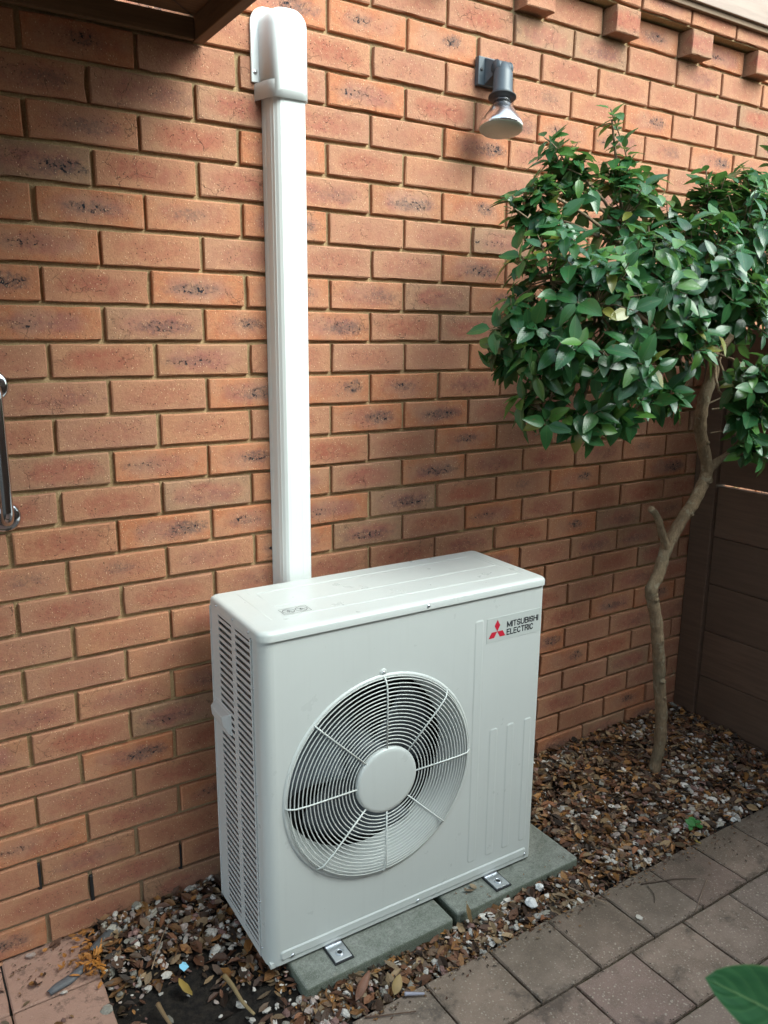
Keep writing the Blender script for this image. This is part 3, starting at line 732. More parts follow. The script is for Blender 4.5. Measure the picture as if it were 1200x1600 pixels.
# cap: body lofted from arched outlines
def arch(x0, x1, z0, z1, r, k=8):
    pts = [(x0, z0), (x1, z0)]
    for i in range(k + 1): a = math.pi / 2 * i / k; pts.append((x1 - r + r * math.cos(a), z1 - r + r * math.sin(a)))
    for i in range(k + 1): a = math.pi / 2 + math.pi / 2 * i / k; pts.append((x0 + r + r * math.cos(a), z1 - r + r * math.sin(a)))
    return pts
lay = []
for (x0, x1, z0, z1, r, y) in ((.522, .6290, .066, .266, .042, -.004), (.524, .6280, .066, .264, .042, -.020), (.527, .6260, .0665, .260, .040, -.048), (.532, .6235, .068, .2555, .037, -.062), (.539, .618, .072, .248, .034, -.0715), (.550, .609, .080, .238, .030, -.0745)):
    lay.append([(x, y, z) for x, z in arch(x0, x1, z0, z1, r)])
m = len(lay[0]); vs = [p for l_ in lay for p in l_]; fs = []
for q in range(len(lay) - 1): fs += [(q * m + i, q * m + (i + 1) % m, (q + 1) * m + (i + 1) % m, (q + 1) * m + i) for i in range(m)]
fs.append(tuple(range((len(lay) - 1) * m, len(lay) * m)))
o = fixn(mk('cap', vs, fs, M_DUCT, du, True)); o.location = -DO
fl = arch(.5035, .645, .100, .268, .040)
m = len(fl); vs = [(x, -.001, z) for x, z in fl] + [(x, -.0075, z) for x, z in fl]
fs = [tuple(range(m, 2 * m)), tuple(range(m))[::-1]] + [(i, (i + 1) % m, m + (i + 1) % m, m + i) for i in range(m)]
o = bev(fixn(mk('flange', vs, fs, M_DUCT, du)), .002, 2); o.location = -DO
sk = [(.512, -.001), (.518, -.020), (.523, -.046), (.530, -.062), (.540, -.0705), (.555, -.0735), (.605, -.0735), (.618, -.070), (.626, -.058), (.631, -.03), (.634, -.001)]
inn = [(x * .97 + .0175, y * .95) for x, y in sk]
m = len(sk); vs = []; fs = []
for (P_, zz) in ((sk, .098), (sk, .060), (inn, .060), (inn, .098)): vs += [(x, y, zz) for x, y in P_]
for q in range(3): fs += [(q * m + i, q * m + i + 1, (q + 1) * m + i + 1, (q + 1) * m + i) for i in range(m - 1)]
o = fixn(mk('skirt', vs, fs, M_DUCT, du, True)); o.location = -DO
o = screw((.513, -.0085, .122), du, .0035); o.location = -DO

# ---------------------------------------------------------------- wall floodlight
lf = tag(empty('flood_light', (1.225, -.04, .235)), 'grey wall floodlight with silver reflector bulb pointing down, fixed to the upper bricks', 'wall lamp')
LO = Vector(lf.location)
pb = MB()
def frus(x0, x1, z0, z1, y, X0, X1, Z0_, Z1_, Y):
    return [(x0, y, z0), (x1, y, z0), (x1, y, z1), (x0, y, z1), (X0, Y, Z0_), (X1, Y, Z0_), (X1, Y, Z1_), (X0, Y, Z1_)], [(0, 1, 5, 4), (1, 2, 6, 5), (2, 3, 7, 6), (3, 0, 4, 7), (4, 5, 6, 7), (3, 2, 1, 0)]
pb.add(*frus(1.184, 1.292, .198, .272, -.001, 1.184, 1.292, .198, .272, -.018))
pb.add(*frus(1.2045, 1.276, .200, .270, -.018, 1.214, 1.262, .222, .258, -.046))
o = bev(fixn(pb.build('mounting_base', M_LAMP, lf)), .002); o.location = -LO
o = screw((1.194, -.018, .238), lf, .0045); o.location = -LO; o.data.materials[0] = M_SEAL
o = MB().tube([(1.214, -.058, .238), (1.262, -.058, .238)], .0175, 20).build('swivel', M_LAMP, lf); o.location = -LO; bev(o, .002)
for x in (1.2105, 1.2555):
    o = MB().tube([(x, -.058, .238), (x + .004, -.058, .238)], .0185, 20).build('swivel_washer', M_LAMP, lf); o.location = -LO
tilt = Matrix.Translation((1.233, -.066, .240)) @ Euler((math.radians(-9), math.radians(8), 0)).to_matrix().to_4x4() @ Matrix.Scale(.93, 4, (0, 0, 1))
def lobj(name, prof, mat, n=40, smooth=True):
    m2 = MB().lathe([(r, z) for r, z in prof], n, (0, 0, 0), 'Z'); o = fixn(m2.build(name, mat, lf)); o.matrix_parent_inverse = Matrix(); o.matrix_basis = Matrix.Translation(-LO) @ tilt; return o
lobj('lamp_holder', [(.0001, .010), (.012, .009), (.018, .002), (.0245, -.018), (.0265, -.024), (.0275, -.075), (.0290, -.078), (.0290, -.088), (.0285, -.0885)], M_LAMP)
lobj('seal_ring', [(.020, -.0880), (.0385, -.0900), (.0392, -.0925), (.0375, -.0945), (.027, -.100), (.022, -.100)], M_SEAL)
lobj('bulb_reflector', [(.021, -.094), (.0235, -.104), (.0232, -.110), (.0262, -.112), (.0272, -.117), (.0350, -.130), (.0450, -.146), (.0540, -.160), (.0600, -.172), (.0618, -.176), (.0622, -.182), (.0605, -.186)], plain('silvered_glass', (.80, .79, .83), .20, 1.0))
gl = NT('lens_glass', .15, (.50, .56, .48)); gl.b.inputs['Transmission Weight'].default_value = .25; gl.bump(gl.vor(gl.obj(), 170), .0008, .5)
lobj('bulb_lens', [(.0604, -.1862), (.057, -.1890), (.045, -.1925), (.030, -.1945), (.012, -.1955), (.0001, -.1957)], gl.m)

# ---------------------------------------------------------------- grab rail at the left edge
gr_ = tag(empty('grab_rail', (-.13, 0, -.75)), 'short polished steel grab rail on round flanges at the left edge of the brick wall', 'grab rail')
GO = Vector(gr_.location)
pts = [(-.150, -.002, -.601)] + [(-.150, -.052 + .024 * math.cos(a) - .0, -.601 - .024 + .024 * math.cos(a) + .0) for a in []]
def arc(z, s):
    return [(-.124, -.006, z), (-.124, -.030, z)] + [(-.124, -.036 - .024 * math.sin(a), z + s * (.024 - .024 * math.cos(a))) for a in [math.pi / 2 * i / 6 for i in range(1, 7)]]
P1 = arc(-.601, -1); P2 = arc(-.893, 1)[::-1]
o = MB().tube(P1 + P2, .0135, 20).build('bar', M_STEEL, gr_); o.location = -GO
for z in (-.601, -.893):
    o = fixn(MB().lathe([(.0001, -.0115), (.018, -.011), (.030, -.0085), (.0345, -.004), (.035, -.0005)], 40, (-.124, 0, z)).build('flange', M_STEEL, gr_)); o.location = -GO

# ---------------------------------------------------------------- tree
def bark_mat():
    a = NT('smooth_bark', .85, spec=.25); p = a.pos(); n = a.noise(p, 26, 6, .65)
    c = a.mix(a.ramp(n, .3, .7), (.29, .205, .130), (.19, .135, .083)); c = a.mix(a.ramp(a.noise(p, 9, 4), .5, .7, 0, .6), c, (.20, .17, .115))
    c = a.mix(a.ramp(a.noise(p, 120, 3, .7), .58, .72, 0, .5), c, (.34, .26, .17)); a.col(c)
    mp = a.n('Mapping'); mp.inputs['Scale'].default_value = (1, 1, .25); a.l(p, mp.inputs[0]); fz = a.noise(mp.outputs[0], 190, 5, .75)
    c = a.mix(a.ramp(fz, .35, .6, .45, 0.), c, (.09, .062, .040)); c = a.mix(a.ramp(a.noise(p, 38, 3), .58, .66, 0, .55), c, (.30, .27, .20)); a.col(c)
    a.bump(a.math('ADD', a.math('MULTIPLY', n, 1.2), a.math('MULTIPLY', fz, .8)), .006, 1.); return a.m
M_BARK = bark_mat()
tr = tag(empty('tree', (1.865, -.28, -2.04)), 'small camellia tree with bent bare trunk and glossy dark green crown in the corner bed', 'tree')
TO = Vector(tr.location)
def smoothpath(P, k=4):
    P = [Vector(p) for p in P]; out = []
    for i in range(len(P) - 1):
        a, b, c, d = P[max(i - 1, 0)], P[i], P[i + 1], P[min(i + 2, len(P) - 1)]
        for j in range(k):
            t = j / k; out.append(.5 * ((2 * b) + (c - a) * t + (2 * a - 5 * b + 4 * c - d) * t * t + (3 * b - a - 3 * c + d) * t ** 3))
    return out + [P[-1]]
def limb(P, r0, r1, name, par=tr, k=4, n=12, knob=.06):
    Q = smoothpath(P, k); m = len(Q); rr = [(r0 + (r1 - r0) * i / (m - 1)) * (1 + knob * math.sin(i * 1.7) + R.uniform(-knob, knob)) for i in range(m)]
    o = MB().tube(Q, rr, n).build(name, M_BARK, par); o.location = -TO if par is tr else (0, 0, 0); return o
trunkP = [(1.884, -.275, -2.06), (1.886, -.275, -2.0), (1.894, -.28, -1.923), (1.885, -.283, -1.796), (1.864, -.278, -1.669), (1.853, -.28, -1.602), (1.83, -.282, -1.503), (1.814, -.28, -1.422), (1.789, -.278, -1.35), (1.776, -.28, -1.312), (1.799, -.283, -1.27), (1.816, -.28, -1.234), (1.832, -.28, -1.184), (1.869, -.277, -1.138), (1.907, -.28, -1.084), (1.947, -.282, -1.044), (1.984, -.28, -.997), (2.008, -.28, -.955), (2.012, -.28, -.915), (1.980, -.28, -.844), (1.952, -.283, -.786), (1.940, -.29, -.725), (1.945, -.295, -.667), (1.963, -.30, -.612), (1.955, -.31, -.54)]
limb(trunkP, .0212, .0195, 'trunk', k=5, n=16, knob=.045)
limb([(2.004, -.28, -.955), (2.040, -.285, -.912), (2.099, -.30, -.878), (2.162, -.33, -.860), (2.24, -.40, -.78)], .0155, .008, 'branch')
limb([(1.834, -.282, -1.205), (1.822, -.288, -1.165), (1.792, -.292, -1.120), (1.766, -.295, -1.073), (1.742, -.295, -1.043), (1.718, -.296, -1.026)], .0140, .0105, 'branch')
for (x, y, z, r, dx, dz) in ((1.858, -.302, -1.655, .008, .3, 0), (1.786, -.300, -1.345, .0075, -.2, .1), (2.006, -.302, -.960, .011, .1, -.1), (1.925, -.302, -1.068, .006, 0, .2), (1.873, -.300, -1.72, .006, .4, 0), (1.975, -.300, -.83, .007, -.3, .1), (1.832, -.300, -1.50, .0055, -.3, 0)):
    MB().lathe([(.0002, -.005), (r * .45, -.0035), (r * .62, -.0062), (r * .9, -.0030), (r * 1.5, .006)], 12, (x, y, z)).build('branch_scar', M_BARK, tr).location = -TO
MB().tube(smoothpath([(1.9035, -.288, -1.655), (1.914, -.294, -1.645), (1.916, -.296, -1.632), (1.908, -.299, -1.625)], 3), .0016, 5).build('shoot', M_BARK, tr).location = -TO
fixn(MB().lathe([(.026, -2.060), (.0265, -2.016), (.0245, -2.013), (.0225, -2.016)], 20, (1.885, -.275, 0), 'Z').build('trunk_guard', M_RUB, tr)).location = -TO
blobs = [(1.108, -.42, -.34, .111), (1.186, -.5, -.401, .134), (1.368, -.5, -.333, .132), (1.639, -.45, -.301, .161), (1.832, -.45, -.221, .148), (1.945, -.4, -.073, .105), (1.806, -.35, -.106, .079), (1.301, -.3, -.095, .072), (1.166, -.35, -.2, .078), (1.437, -.35, -.155, .084), (1.049, -.4, -.464, .088), (1.045, -.35, -.544, .054), (1.066, -.5, -.54, .093), (1.213, -.55, -.54, .111), (1.081, -.45, -.66, .068), (1.156, -.5, -.692, .062), (1.308, -.5, -.674, .071), (1.485, -.5, -.656, .07), (1.519, -.5, -.51, .104), (1.759, -.5, -.404, .146), (1.891, -.5, -.624, .096), (1.878, -.5, -.729, .081), (1.927, -.5, -.82, .051), (1.704, -.3, -.172, .095), (1.123, -.3, -.175, .03), (2.298, -.45, -.33, .207), (2.331, -.4, -.087, .187), (2.203, -.5, -.632, .164), (1.591, -.3, -.403, .17), (2.042, -.25, -.291, .188), (1.46, -.3, -.06, .062), (1.24, -.32, -.05, .06), (1.56, -.3, -.10, .07), (1.135, -.33, -.12, .05)]
root = Vector((1.955, -.31, -.54)); hubs = [Vector((1.70, -.36, -.50)), Vector((1.45, -.40, -.42)), Vector((1.80, -.36, -.30)), Vector((2.12, -.38, -.36)), Vector((1.30, -.38, -.52)), Vector((1.50, -.32, -.25))]
limb([root, (1.83, -.34, -.52), hubs[0], (1.57, -.38, -.46), hubs[1]], .015, .008, 'branch', k=3, n=8)
limb([root, (1.90, -.33, -.42), hubs[2], (1.76, -.33, -.18)], .014, .006, 'branch', k=3, n=8)
limb([root, (2.03, -.35, -.44), hubs[3], (2.24, -.40, -.22)], .014, .007, 'branch', k=3, n=8)
limb([hubs[0], (1.50, -.36, -.53), hubs[4], (1.14, -.42, -.55)], .009, .005, 'branch', k=3, n=8)
limb([hubs[0], (1.60, -.33, -.36), hubs[5], (1.470, -.29, -.05), (1.437, -.285, .09)], .009, .0025, 'branch', k=3, n=8)
tw = MB()
def leaf_mesh(s):
    r = random.Random(s); L = 1.0; Wd = r.uniform(.24, .33); nl = 6; vs = []; fs = []
    fold = r.uniform(.10, .32); curl = r.uniform(.0, .55)
    for i in range(nl + 1):
        t = i / nl; wi = Wd * (math.sin(math.pi * min(1, t ** .80)) ** .75) * (1 - .25 * t) if 0 < i < nl else 0
        if i == nl: wi = 0
        z = -curl * t * t * .6; y = t
        for s_ in (-1, -.5, 0, .5, 1):
            vs.append((s_ * wi, y, z + fold * abs(s_) * wi + (.012 * math.sin(t * 20 + s_) * abs(s_))))
    for i in range(nl):
        for j in range(4): fs.append((i * 5 + j, i * 5 + j + 1, (i + 1) * 5 + j + 1, (i + 1) * 5 + j))
    n0 = len(vs); vs += [(-.01, -.09, .0), (.01, -.09, .0), (.01, .03, .0), (-.01, .03, .0)]; fs.append((n0, n0 + 1, n0 + 2, n0 + 3))
    me = bpy.data.meshes.new('leaf'); me.from_pydata(vs, [], fs); me.update()
    ul = me.uv_layers.new(name='local')
    for p in me.polygons:
        for li in p.loop_indices: v = vs[me.loops[li].vertex_index]; ul.data[li].uv = (v[0] / .25, v[1])
    at = me.attributes.new('rnd', 'FLOAT', 'FACE'); at.data.foreach_set('value', [0.] * len(me.polygons))
    me.polygons.foreach_set('use_smooth', [True] * len(me.polygons)); return me
def leaf_mat():
    a = NT('glossy_leaf', .27, spec=.5); uv = a.n('UVMap', uv_map='local').outputs[0]
    rnd = a.math('FRACT', a.math('ADD', a.n('Attribute', attribute_name='rnd').outputs['Fac'], a.n('ObjectInfo').outputs['Random'])); r2 = a.math('FRACT', a.math('MULTIPLY', rnd, 77.7))
    c = a.mix(rnd, (.015, .070, .026), (.034, .122, .038)); c = a.mix(a.ramp(r2, .70, 1., 0, .9), c, (.085, .20, .035)); c = a.mix(a.ramp(a.math('FRACT', a.math('MULTIPLY', rnd, 313.)), .972, .98, 0., .7), c, (.26, .22, .04)); c = a.mix(a.math('MULTIPLY', a.ramp(a.noise(a.pos(), 90, 3), .66, .70), .7), c, (.10, .075, .03)); 
    s = a.n('SeparateXYZ'); a.l(uv, s.inputs[0]); ax = a.math('ABSOLUTE', s.outputs[0])
    c = a.mix(a.ramp(ax, .0, .05, .55, 0.), c, (.11, .19, .06))
    vn = a.math('FRACT', a.math('MULTIPLY', a.math('SUBTRACT', s.outputs[1], a.math('MULTIPLY', ax, .35)), 8.))
    c = a.mix(a.ramp(vn, .0, .12, .22, 0.), c, (.07, .15, .06))
    geo = a.n('NewGeometry'); c = a.mix(geo.outputs['Backfacing'], c, (.085, .155, .06)); a.col(c)
    a.bump(a.ramp(vn, 0., .5), .001, .3)
    tb = a.n('BsdfTranslucent'); a.l(a.mix(.5, c, (.12, .30, .03)), tb.inputs[0]); ms = a.n('MixShader'); ms.inputs[0].default_value = .22
    a.l(a.b.outputs[0], ms.inputs[1]); a.l(tb.outputs[0], ms.inputs[2]); a.l(ms.outputs[0], a.out.inputs[0]); return a.m
M_LEAF = leaf_mat()
LM = [leaf_mesh(s) for s in range(14)]
for me in LM: me.materials.append(M_LEAF)
leaves = []
def rosette(p, d, cnt, size):
    d = d.normalized(); a = d.orthogonal().normalized(); b = d.cross(a); ph = R.uniform(0, 6.28)
    for k in range(cnt):
        th = ph + k * 2.4; inc = math.radians(R.uniform(48, 88) - 14 * (k == cnt - 1) * 2)
        dirv = (d * math.cos(inc) + (a * math.cos(th) + b * math.sin(th)) * math.sin(inc)); dirv.z -= R.uniform(.10, .55); dirv.normalize()
        up = (d * 1.0 + Vector((0, 0, .6)) + Vector((R.uniform(-.4, .4), R.uniform(-.4, .4), R.uniform(-.2, .2)))); up -= dirv * up.dot(dirv); up.normalize(); x = dirv.cross(up)
        sz = size * R.uniform(.7, 1.12) * (1.05 - .4 * (k == cnt - 1)); q = p - d * (.010 * k)
        m_ = Matrix(((x.x, dirv.x, up.x, q.x + dirv.x * .006), (x.y, dirv.y, up.y, q.y + dirv.y * .006), (x.z, dirv.z, up.z, q.z + dirv.z * .006), (0, 0, 0, 1))) @ Matrix.Scale(sz, 4)
        tip = m_ @ Vector((0, 1, 0))
        if tip.y > -.008 or q.y > -.015 or (x0_fence(q) or x0_fence(tip)): continue
        leaves.append((R.randrange(len(LM)), m_))
def x0_fence(p): return p.x > 2.34 and p.z < -.43
def twig(a, b, r0=.0022, r1=.0012):
    mid = (a + b) / 2 + Vector((R.uniform(-.012, .012), R.uniform(-.012, .012), R.uniform(-.015, .008))); tw.tube([a, mid, b], [r0, (r0 + r1) / 2, r1], 5, cap=False)
cc_ = Vector((1.60, -.36, -.40))
for (x, y, z, r) in blobs:
    c = Vector((x, y, z)); h_ = min(hubs + [root], key=lambda q: (q - c).length); 
    mid = (h_ + c) / 2 + Vector((R.uniform(-.03, .03), R.uniform(-.03, .03), R.uniform(-.03, .03)))
    tw.tube(smoothpath([h_, mid, c], 3), [.0050, .0048, .0045, .0042, .0038, .0034, .003], 6, cap=False)
    for k in range(int(30 * (r / .12) ** 1.8) + 3):
        while True:
            v = Vector((R.gauss(0, 1), R.gauss(0, 1), R.gauss(0, 1))).normalized()
            if v.z > -.75: break
        rad = r * R.uniform(.45, 1.05); p = c + v * rad
        if p.y > -.05: p.y = -.05 - R.uniform(0, .05)
        d = v * .8 + Vector((0, -.15, .35)) + (p - cc_).normalized() * .5
        rosette(p, d, R.randint(4, 7), R.uniform(.046, .074)); twig(c + (p - c) * .15 + Vector((0, 0, -.01)), p)
# thin leading shoots
for P in ([(1.50, -.31, -.11), (1.487, -.30, .0), (1.46, -.29, .06), (1.430, -.285, .115)], [(1.12, -.32, -.22), (1.085, -.31, -.17), (1.07, -.31, -.14)], [(1.93, -.40, -.10), (1.95, -.39, .0)], [(2.02, -.40, .0), (2.05, -.40, .09)], [(1.30, -.31, -.10), (1.22, -.31, -.02), (1.17, -.31, .005)], [(1.80, -.35, -.12), (1.77, -.35, -.01)]):
    Q = smoothpath(P, 3); tw.tube(Q, .0020, 5)
    for i, q in enumerate(Q):
        if i == 0: continue
        t = (Q[i] - Q[i - 1]).normalized(); rosette(q, t + Vector((R.uniform(-.3, .3), R.uniform(-.3, .3), .2)), 4 if i < len(Q) - 1 else 5, R.uniform(.048, .062))
# bare twigs
for a, b in (((1.10, -.45, -.70), (1.035, -.47, -.73)), ((1.98, -.29, -.70), (2.08, -.35, -.64)), ((2.0, -.29, -.80), (2.08, -.34, -.76)), ((1.98, -.30, -.72), (2.06, -.36, -.69)), ((1.05, -.40, -.20), (1.0, -.40, -.19))): twig(Vector(a), Vector(b), .003, .0015)
tw.build('twigs', M_BARK, tr).location = -TO; bpy.data.objects['twigs']['kind'] = 'stuff'
def lv(m_):
    p = m_ @ Vector((0, .5, 0))
    if not in_view(p, 0): return 0
    d = p - CP; n_ = Vector((m_[0][2], m_[1][2], m_[2][2])).normalized(); s = Vector((m_[0][0], m_[1][0], m_[2][0])).length
    # favour leaves lying on the outside of the crown towards the camera
    return s * s * abs(n_.dot(d.normalized())) * (1 + 3 * max(0, -p.y - .35)) / d.length ** 2
leaves.sort(key=lambda l: -lv(l[1]))
for i, m_ in leaves[:300]:
    o = bpy.data.objects.new('leaf', LM[i]); C.objects.link(o); o.parent = tr; o.matrix_basis = Matrix.Translation(-TO) @ m_
def join(items, meshes, name, mat, parent, off, seed=0):
    V, F, U, A, n = [], [], [], [], 0
    cache = []
    for me in meshes:
        co = np.empty(len(me.vertices) * 3); me.vertices.foreach_get('co', co); uv = np.empty(len(me.loops) * 2); me.uv_layers['local'].data.foreach_get('uv', uv)
        cache.append((co.reshape(-1, 3), [tuple(p.vertices) for p in me.polygons], uv))
    for i, m_ in items:
        co, fs_, uv = cache[i]; M = np.array(m_); V.append(co @ M[:3, :3].T + M[:3, 3] - np.array(off)); F += [tuple(q + n for q in f) for f in fs_]; U.append(uv); A += [R.random()] * len(fs_); n += len(co)
    o = mk(name, np.concatenate(V).tolist(), F, mat, parent, True); o.location = (0, 0, 0)
    ul = o.data.uv_layers.new(name='local'); ul.data.foreach_set('uv', np.concatenate(U)); at = o.data.attributes.new('rnd', 'FLOAT', 'FACE'); at.data.foreach_set('value', A); return o
o = join(leaves[300:], LM, 'foliage', M_LEAF, tr, TO); o['kind'] = 'stuff'
print('leaves', len(leaves))

# ---------------------------------------------------------------- leaf litter and white pebbles (stuff)
def vcol_mat(name, rough=.8, spec=.2, bd=.0006):
    a = NT(name, rough, spec=spec); at = a.n('Attribute', attribute_name='tint').outputs['Color']; p = a.pos()
    a.col(a.mix(a.ramp(a.noise(p, 300, 3, .7), .35, .7, 0, .45), at, a.mix(1., at, (.45, .42, .4), 'MULTIPLY'))); a.bump(a.noise(p, 350, 3), bd); return a.m
M_LIT = vcol_mat('dead_leaves', .62, .35); M_PEB = vcol_mat('pebble_stone', .7, .3)
def bedpoint():
    while True:
        x = rng.uniform(-.30, 2.34); y = rng.uniform(-.605, -.004)
        if .36 < x < 1.29 and y > -.487: continue
        if x < -.02 and rng.random() < .965: continue
        if x < .44 and y < -.60: continue
        return x, y
def noise2(x, y, s=1.):
    return (math.sin(x * 13.1 * s + 1.3 + 2 * math.sin(y * 9 * s)) + math.sin(y * 17.3 * s + 2.1 + 1.7 * math.sin(x * 7.7 * s)) + math.sin((x + y) * 23 * s)) / 3
def soilpatch(x, y):
    return min(1, 1.5 * max(math.exp(-(((x - .10) / .14) ** 2 + ((y + .34) / .09) ** 2)), math.exp(-(((x - .20) / .12) ** 2 + ((y + .45) / .11) ** 2))))
pal = np.array([(.15, .065, .035), (.22, .095, .048), (.075, .042, .027), (.26, .125, .05), (.30, .20, .11), (.16, .10, .065), (.11, .05, .03), (.22, .15, .09), (.045, .03, .022), (.34, .16, .05)])
V, F, T = [], [], []; n = 0
def flake(x, y, z, L, Wd, col, tiltmax=.6):
    global n
    a = rng.uniform(0, 6.28); e = Euler((rng.normal(0, tiltmax * .5), rng.normal(0, tiltmax * .5), a)).to_matrix(); M = np.array(e)
    cu, fo = rng.uniform(-.25, .5) * L, rng.uniform(-.1, .45) * Wd
    pts = []
    for i, t in enumerate((0, .3, .7, 1.)):
        wi = (0, .85, .8, 0)[i] * Wd / 2
        for s_ in ((0,) if i in (0, 3) else (-1, 0, 1)): pts.append((s_ * wi, (t - .5) * L, cu * ((t - .5) ** 2) + fo * abs(s_)))
    P = np.array(pts) @ M.T + np.array((x, y, z)); V.append(P)
    b = n; F.extend([(b, b + 2, b + 1), (b, b + 3, b + 2), (b + 1, b + 2, b + 5, b + 4), (b + 2, b + 3, b + 6, b + 5), (b + 4, b + 5, b + 7), (b + 5, b + 6, b + 7)]); n += 8
    T.extend([(*col, 1)] * 6)
for _ in range(17000):
    x, y = bedpoint(); sp_ = soilpatch(x, y)
    if rng.random() < sp_ * .97: continue
    big = rng.random(); L = rng.uniform(.007, .018) if big < .50 else rng.uniform(.02, .050); 
    if x < .36: 
        if rng.random() < .45: continue
    layer = rng.random(); z = hgt(x, y) + .003 + layer * .016
    if -.02 > x: z = -2.019
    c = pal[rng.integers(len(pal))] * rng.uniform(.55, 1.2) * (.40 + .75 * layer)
    flake(x, y, z, L, L * rng.uniform(.35, .62), np.minimum(c, .6), .7)
for _ in range(350):     # crumbs spilling over the edge of the paving
    x = rng.uniform(.45, 2.33); y = -.605 - abs(rng.normal(0, .022 + .05 * (x > 1.55))); flake(x, y, -2.0265, rng.uniform(.005, .013), rng.uniform(.003, .006), pal[rng.integers(len(pal))] * rng.uniform(.4, .9), .15)
for _ in range(2200):
    row = rng.integers(0, 5); x = rng.uniform(.42, 2.33)
    if rng.random() < .6: y = -.605 - .2 * row - (.2 if row == 0 else 0) + rng.normal(0, .006)
    else:
        k = round((x - (.424 if row % 2 == 0 else .530)) / .2036); x = (.424 if row % 2 == 0 else .530) + .2036 * k + rng.normal(0, .005); y = -.605 - .2 * row - rng.uniform(0, .2)
    if x > 2.33: continue
    flake(x, y, -2.0285 + rng.uniform(0, .0015), rng.uniform(.002, .006), rng.uniform(.0015, .004), np.array((.085, .062, .040)) * rng.uniform(.4, 1.5), .15)
for _ in range(330):
    x = rng.uniform(-.9, .02); y = -.012 - abs(rng.normal(0, .045)) if rng.random() < .6 else rng.uniform(-.55, 0); flake(x, y, -2.020, rng.uniform(.003, .012), rng.uniform(.002, .006), pal[rng.integers(len(pal))] * rng.uniform(.3, 1.), .2)
for _ in range(90):      # dry leaves blown along the left slabs
    x = rng.normal(-.04, .035); y = rng.normal(-.10, .045); flake(x, min(y, -.01), -2.010, rng.uniform(.012, .028), rng.uniform(.006, .013), np.array((.42, .17, .04)) * rng.uniform(.5, 1.1), .6)
for _ in range(12):
    x, y = rng.uniform(.85, 1.25), rng.uniform(-.485, -.42); flake(x, y, -2.002, rng.uniform(.004, .010), .004, pal[3] * .7, .1)
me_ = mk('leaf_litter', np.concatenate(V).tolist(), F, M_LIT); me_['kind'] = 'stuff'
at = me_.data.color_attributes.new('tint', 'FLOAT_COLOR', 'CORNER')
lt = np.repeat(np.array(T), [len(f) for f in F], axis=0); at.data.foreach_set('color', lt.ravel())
bm = bmesh.new(); bmesh.ops.create_icosphere(bm, subdivisions=1, radius=1); ico_v = np.array([v.co[:] for v in bm.verts]); ico_f = [tuple(v.index for v in f.verts) for f in bm.faces]; bm.free()
bm = bmesh.new(); bmesh.ops.create_icosphere(bm, subdivisions=2, radius=1); ico2_v = np.array([v.co[:] for v in bm.verts]); ico2_f = [tuple(v.index for v in f.verts) for f in bm.faces]; bm.free()
V, F, T = [], [], []; n = 0; cnt = 0
while cnt < 4200:
    x, y = bedpoint()
    den = .10 + 1.0 * max(0, noise2(x, y) + .05) + (.35 if x < .36 else 0) + (.35 if y < -.5 else 0) + 1.1 * math.exp(-(((x - 2.05) / .16) ** 2 + ((y + .33) / .08) ** 2)) + .5 * math.exp(-(((x - 1.55) / .2) ** 2 + ((y + .42) / .12) ** 2))
    if rng.random() > den or rng.random() < soilpatch(x, y) * .93: cnt += .25; continue
    cnt += 1
    s_ = rng.uniform(.0028, .0065) if rng.random() < .68 else rng.uniform(.0065, .0118)
    base, bf = (ico2_v, ico2_f) if s_ > .0075 else (ico_v, ico_f)
    co = base * (1 + rng.normal(0, .16, (len(base), 1))) * np.array((s_ * rng.uniform(.9, 1.6), s_ * rng.uniform(.7, 1.1), s_ * rng.uniform(.35, .75)))
    M = np.array(Euler((rng.normal(0, .35), rng.normal(0, .35), rng.uniform(0, 6.28))).to_matrix()); top = rng.random()
    z = hgt(x, y) + .004 + .014 * top
    if x < -.02: z = -2.018
    V.append(co @ M.T + np.array((x, y, z))); F += [tuple(q + n for q in f) for f in bf]; n += len(base)
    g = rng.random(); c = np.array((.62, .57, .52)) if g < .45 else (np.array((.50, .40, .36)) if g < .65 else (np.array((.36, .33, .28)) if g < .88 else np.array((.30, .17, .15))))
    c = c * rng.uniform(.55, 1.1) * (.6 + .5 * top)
    T += [(*c, 1)] * len(bf)
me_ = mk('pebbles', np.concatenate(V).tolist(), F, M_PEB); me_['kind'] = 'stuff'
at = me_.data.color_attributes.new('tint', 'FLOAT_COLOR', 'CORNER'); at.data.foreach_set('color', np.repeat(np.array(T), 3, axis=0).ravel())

# ---------------------------------------------------------------- small single things lying about
def stone(x, y, z, s, col, lab, squash=.7, rough=.6, name='white_stone'):
    co = ico2_v * (1 + rng.normal(0, .17, (len(ico2_v), 1))) * np.array((s, s * .8, s * squash)); o = mk(name, co.tolist(), ico2_f, plain(name + '_surface', col, rough, bumpscale=200, bd=.001, var=.3)); o.location = (x, y, z); o.rotation_euler = (0, 0, R.uniform(0, 3)); tag(o, lab, 'stone'); return o
stone(1.035, -.548, -2.018, .018, (.72, .70, .70), 'largest white stone in the litter strip in front of the right concrete slab')
stone(1.098, -.512, -2.018, .013, (.70, .69, .68), 'white stone close to the front corner of the right concrete slab')
stone(1.252, -.738, -2.0255, .010, (.60, .53, .46), 'flat cream pebble lying alone on the paving joint', .35)
stone(1.872, -.602, -2.024, .013, (.75, .73, .70), 'flat white stone on the paving edge at the far right', .5)
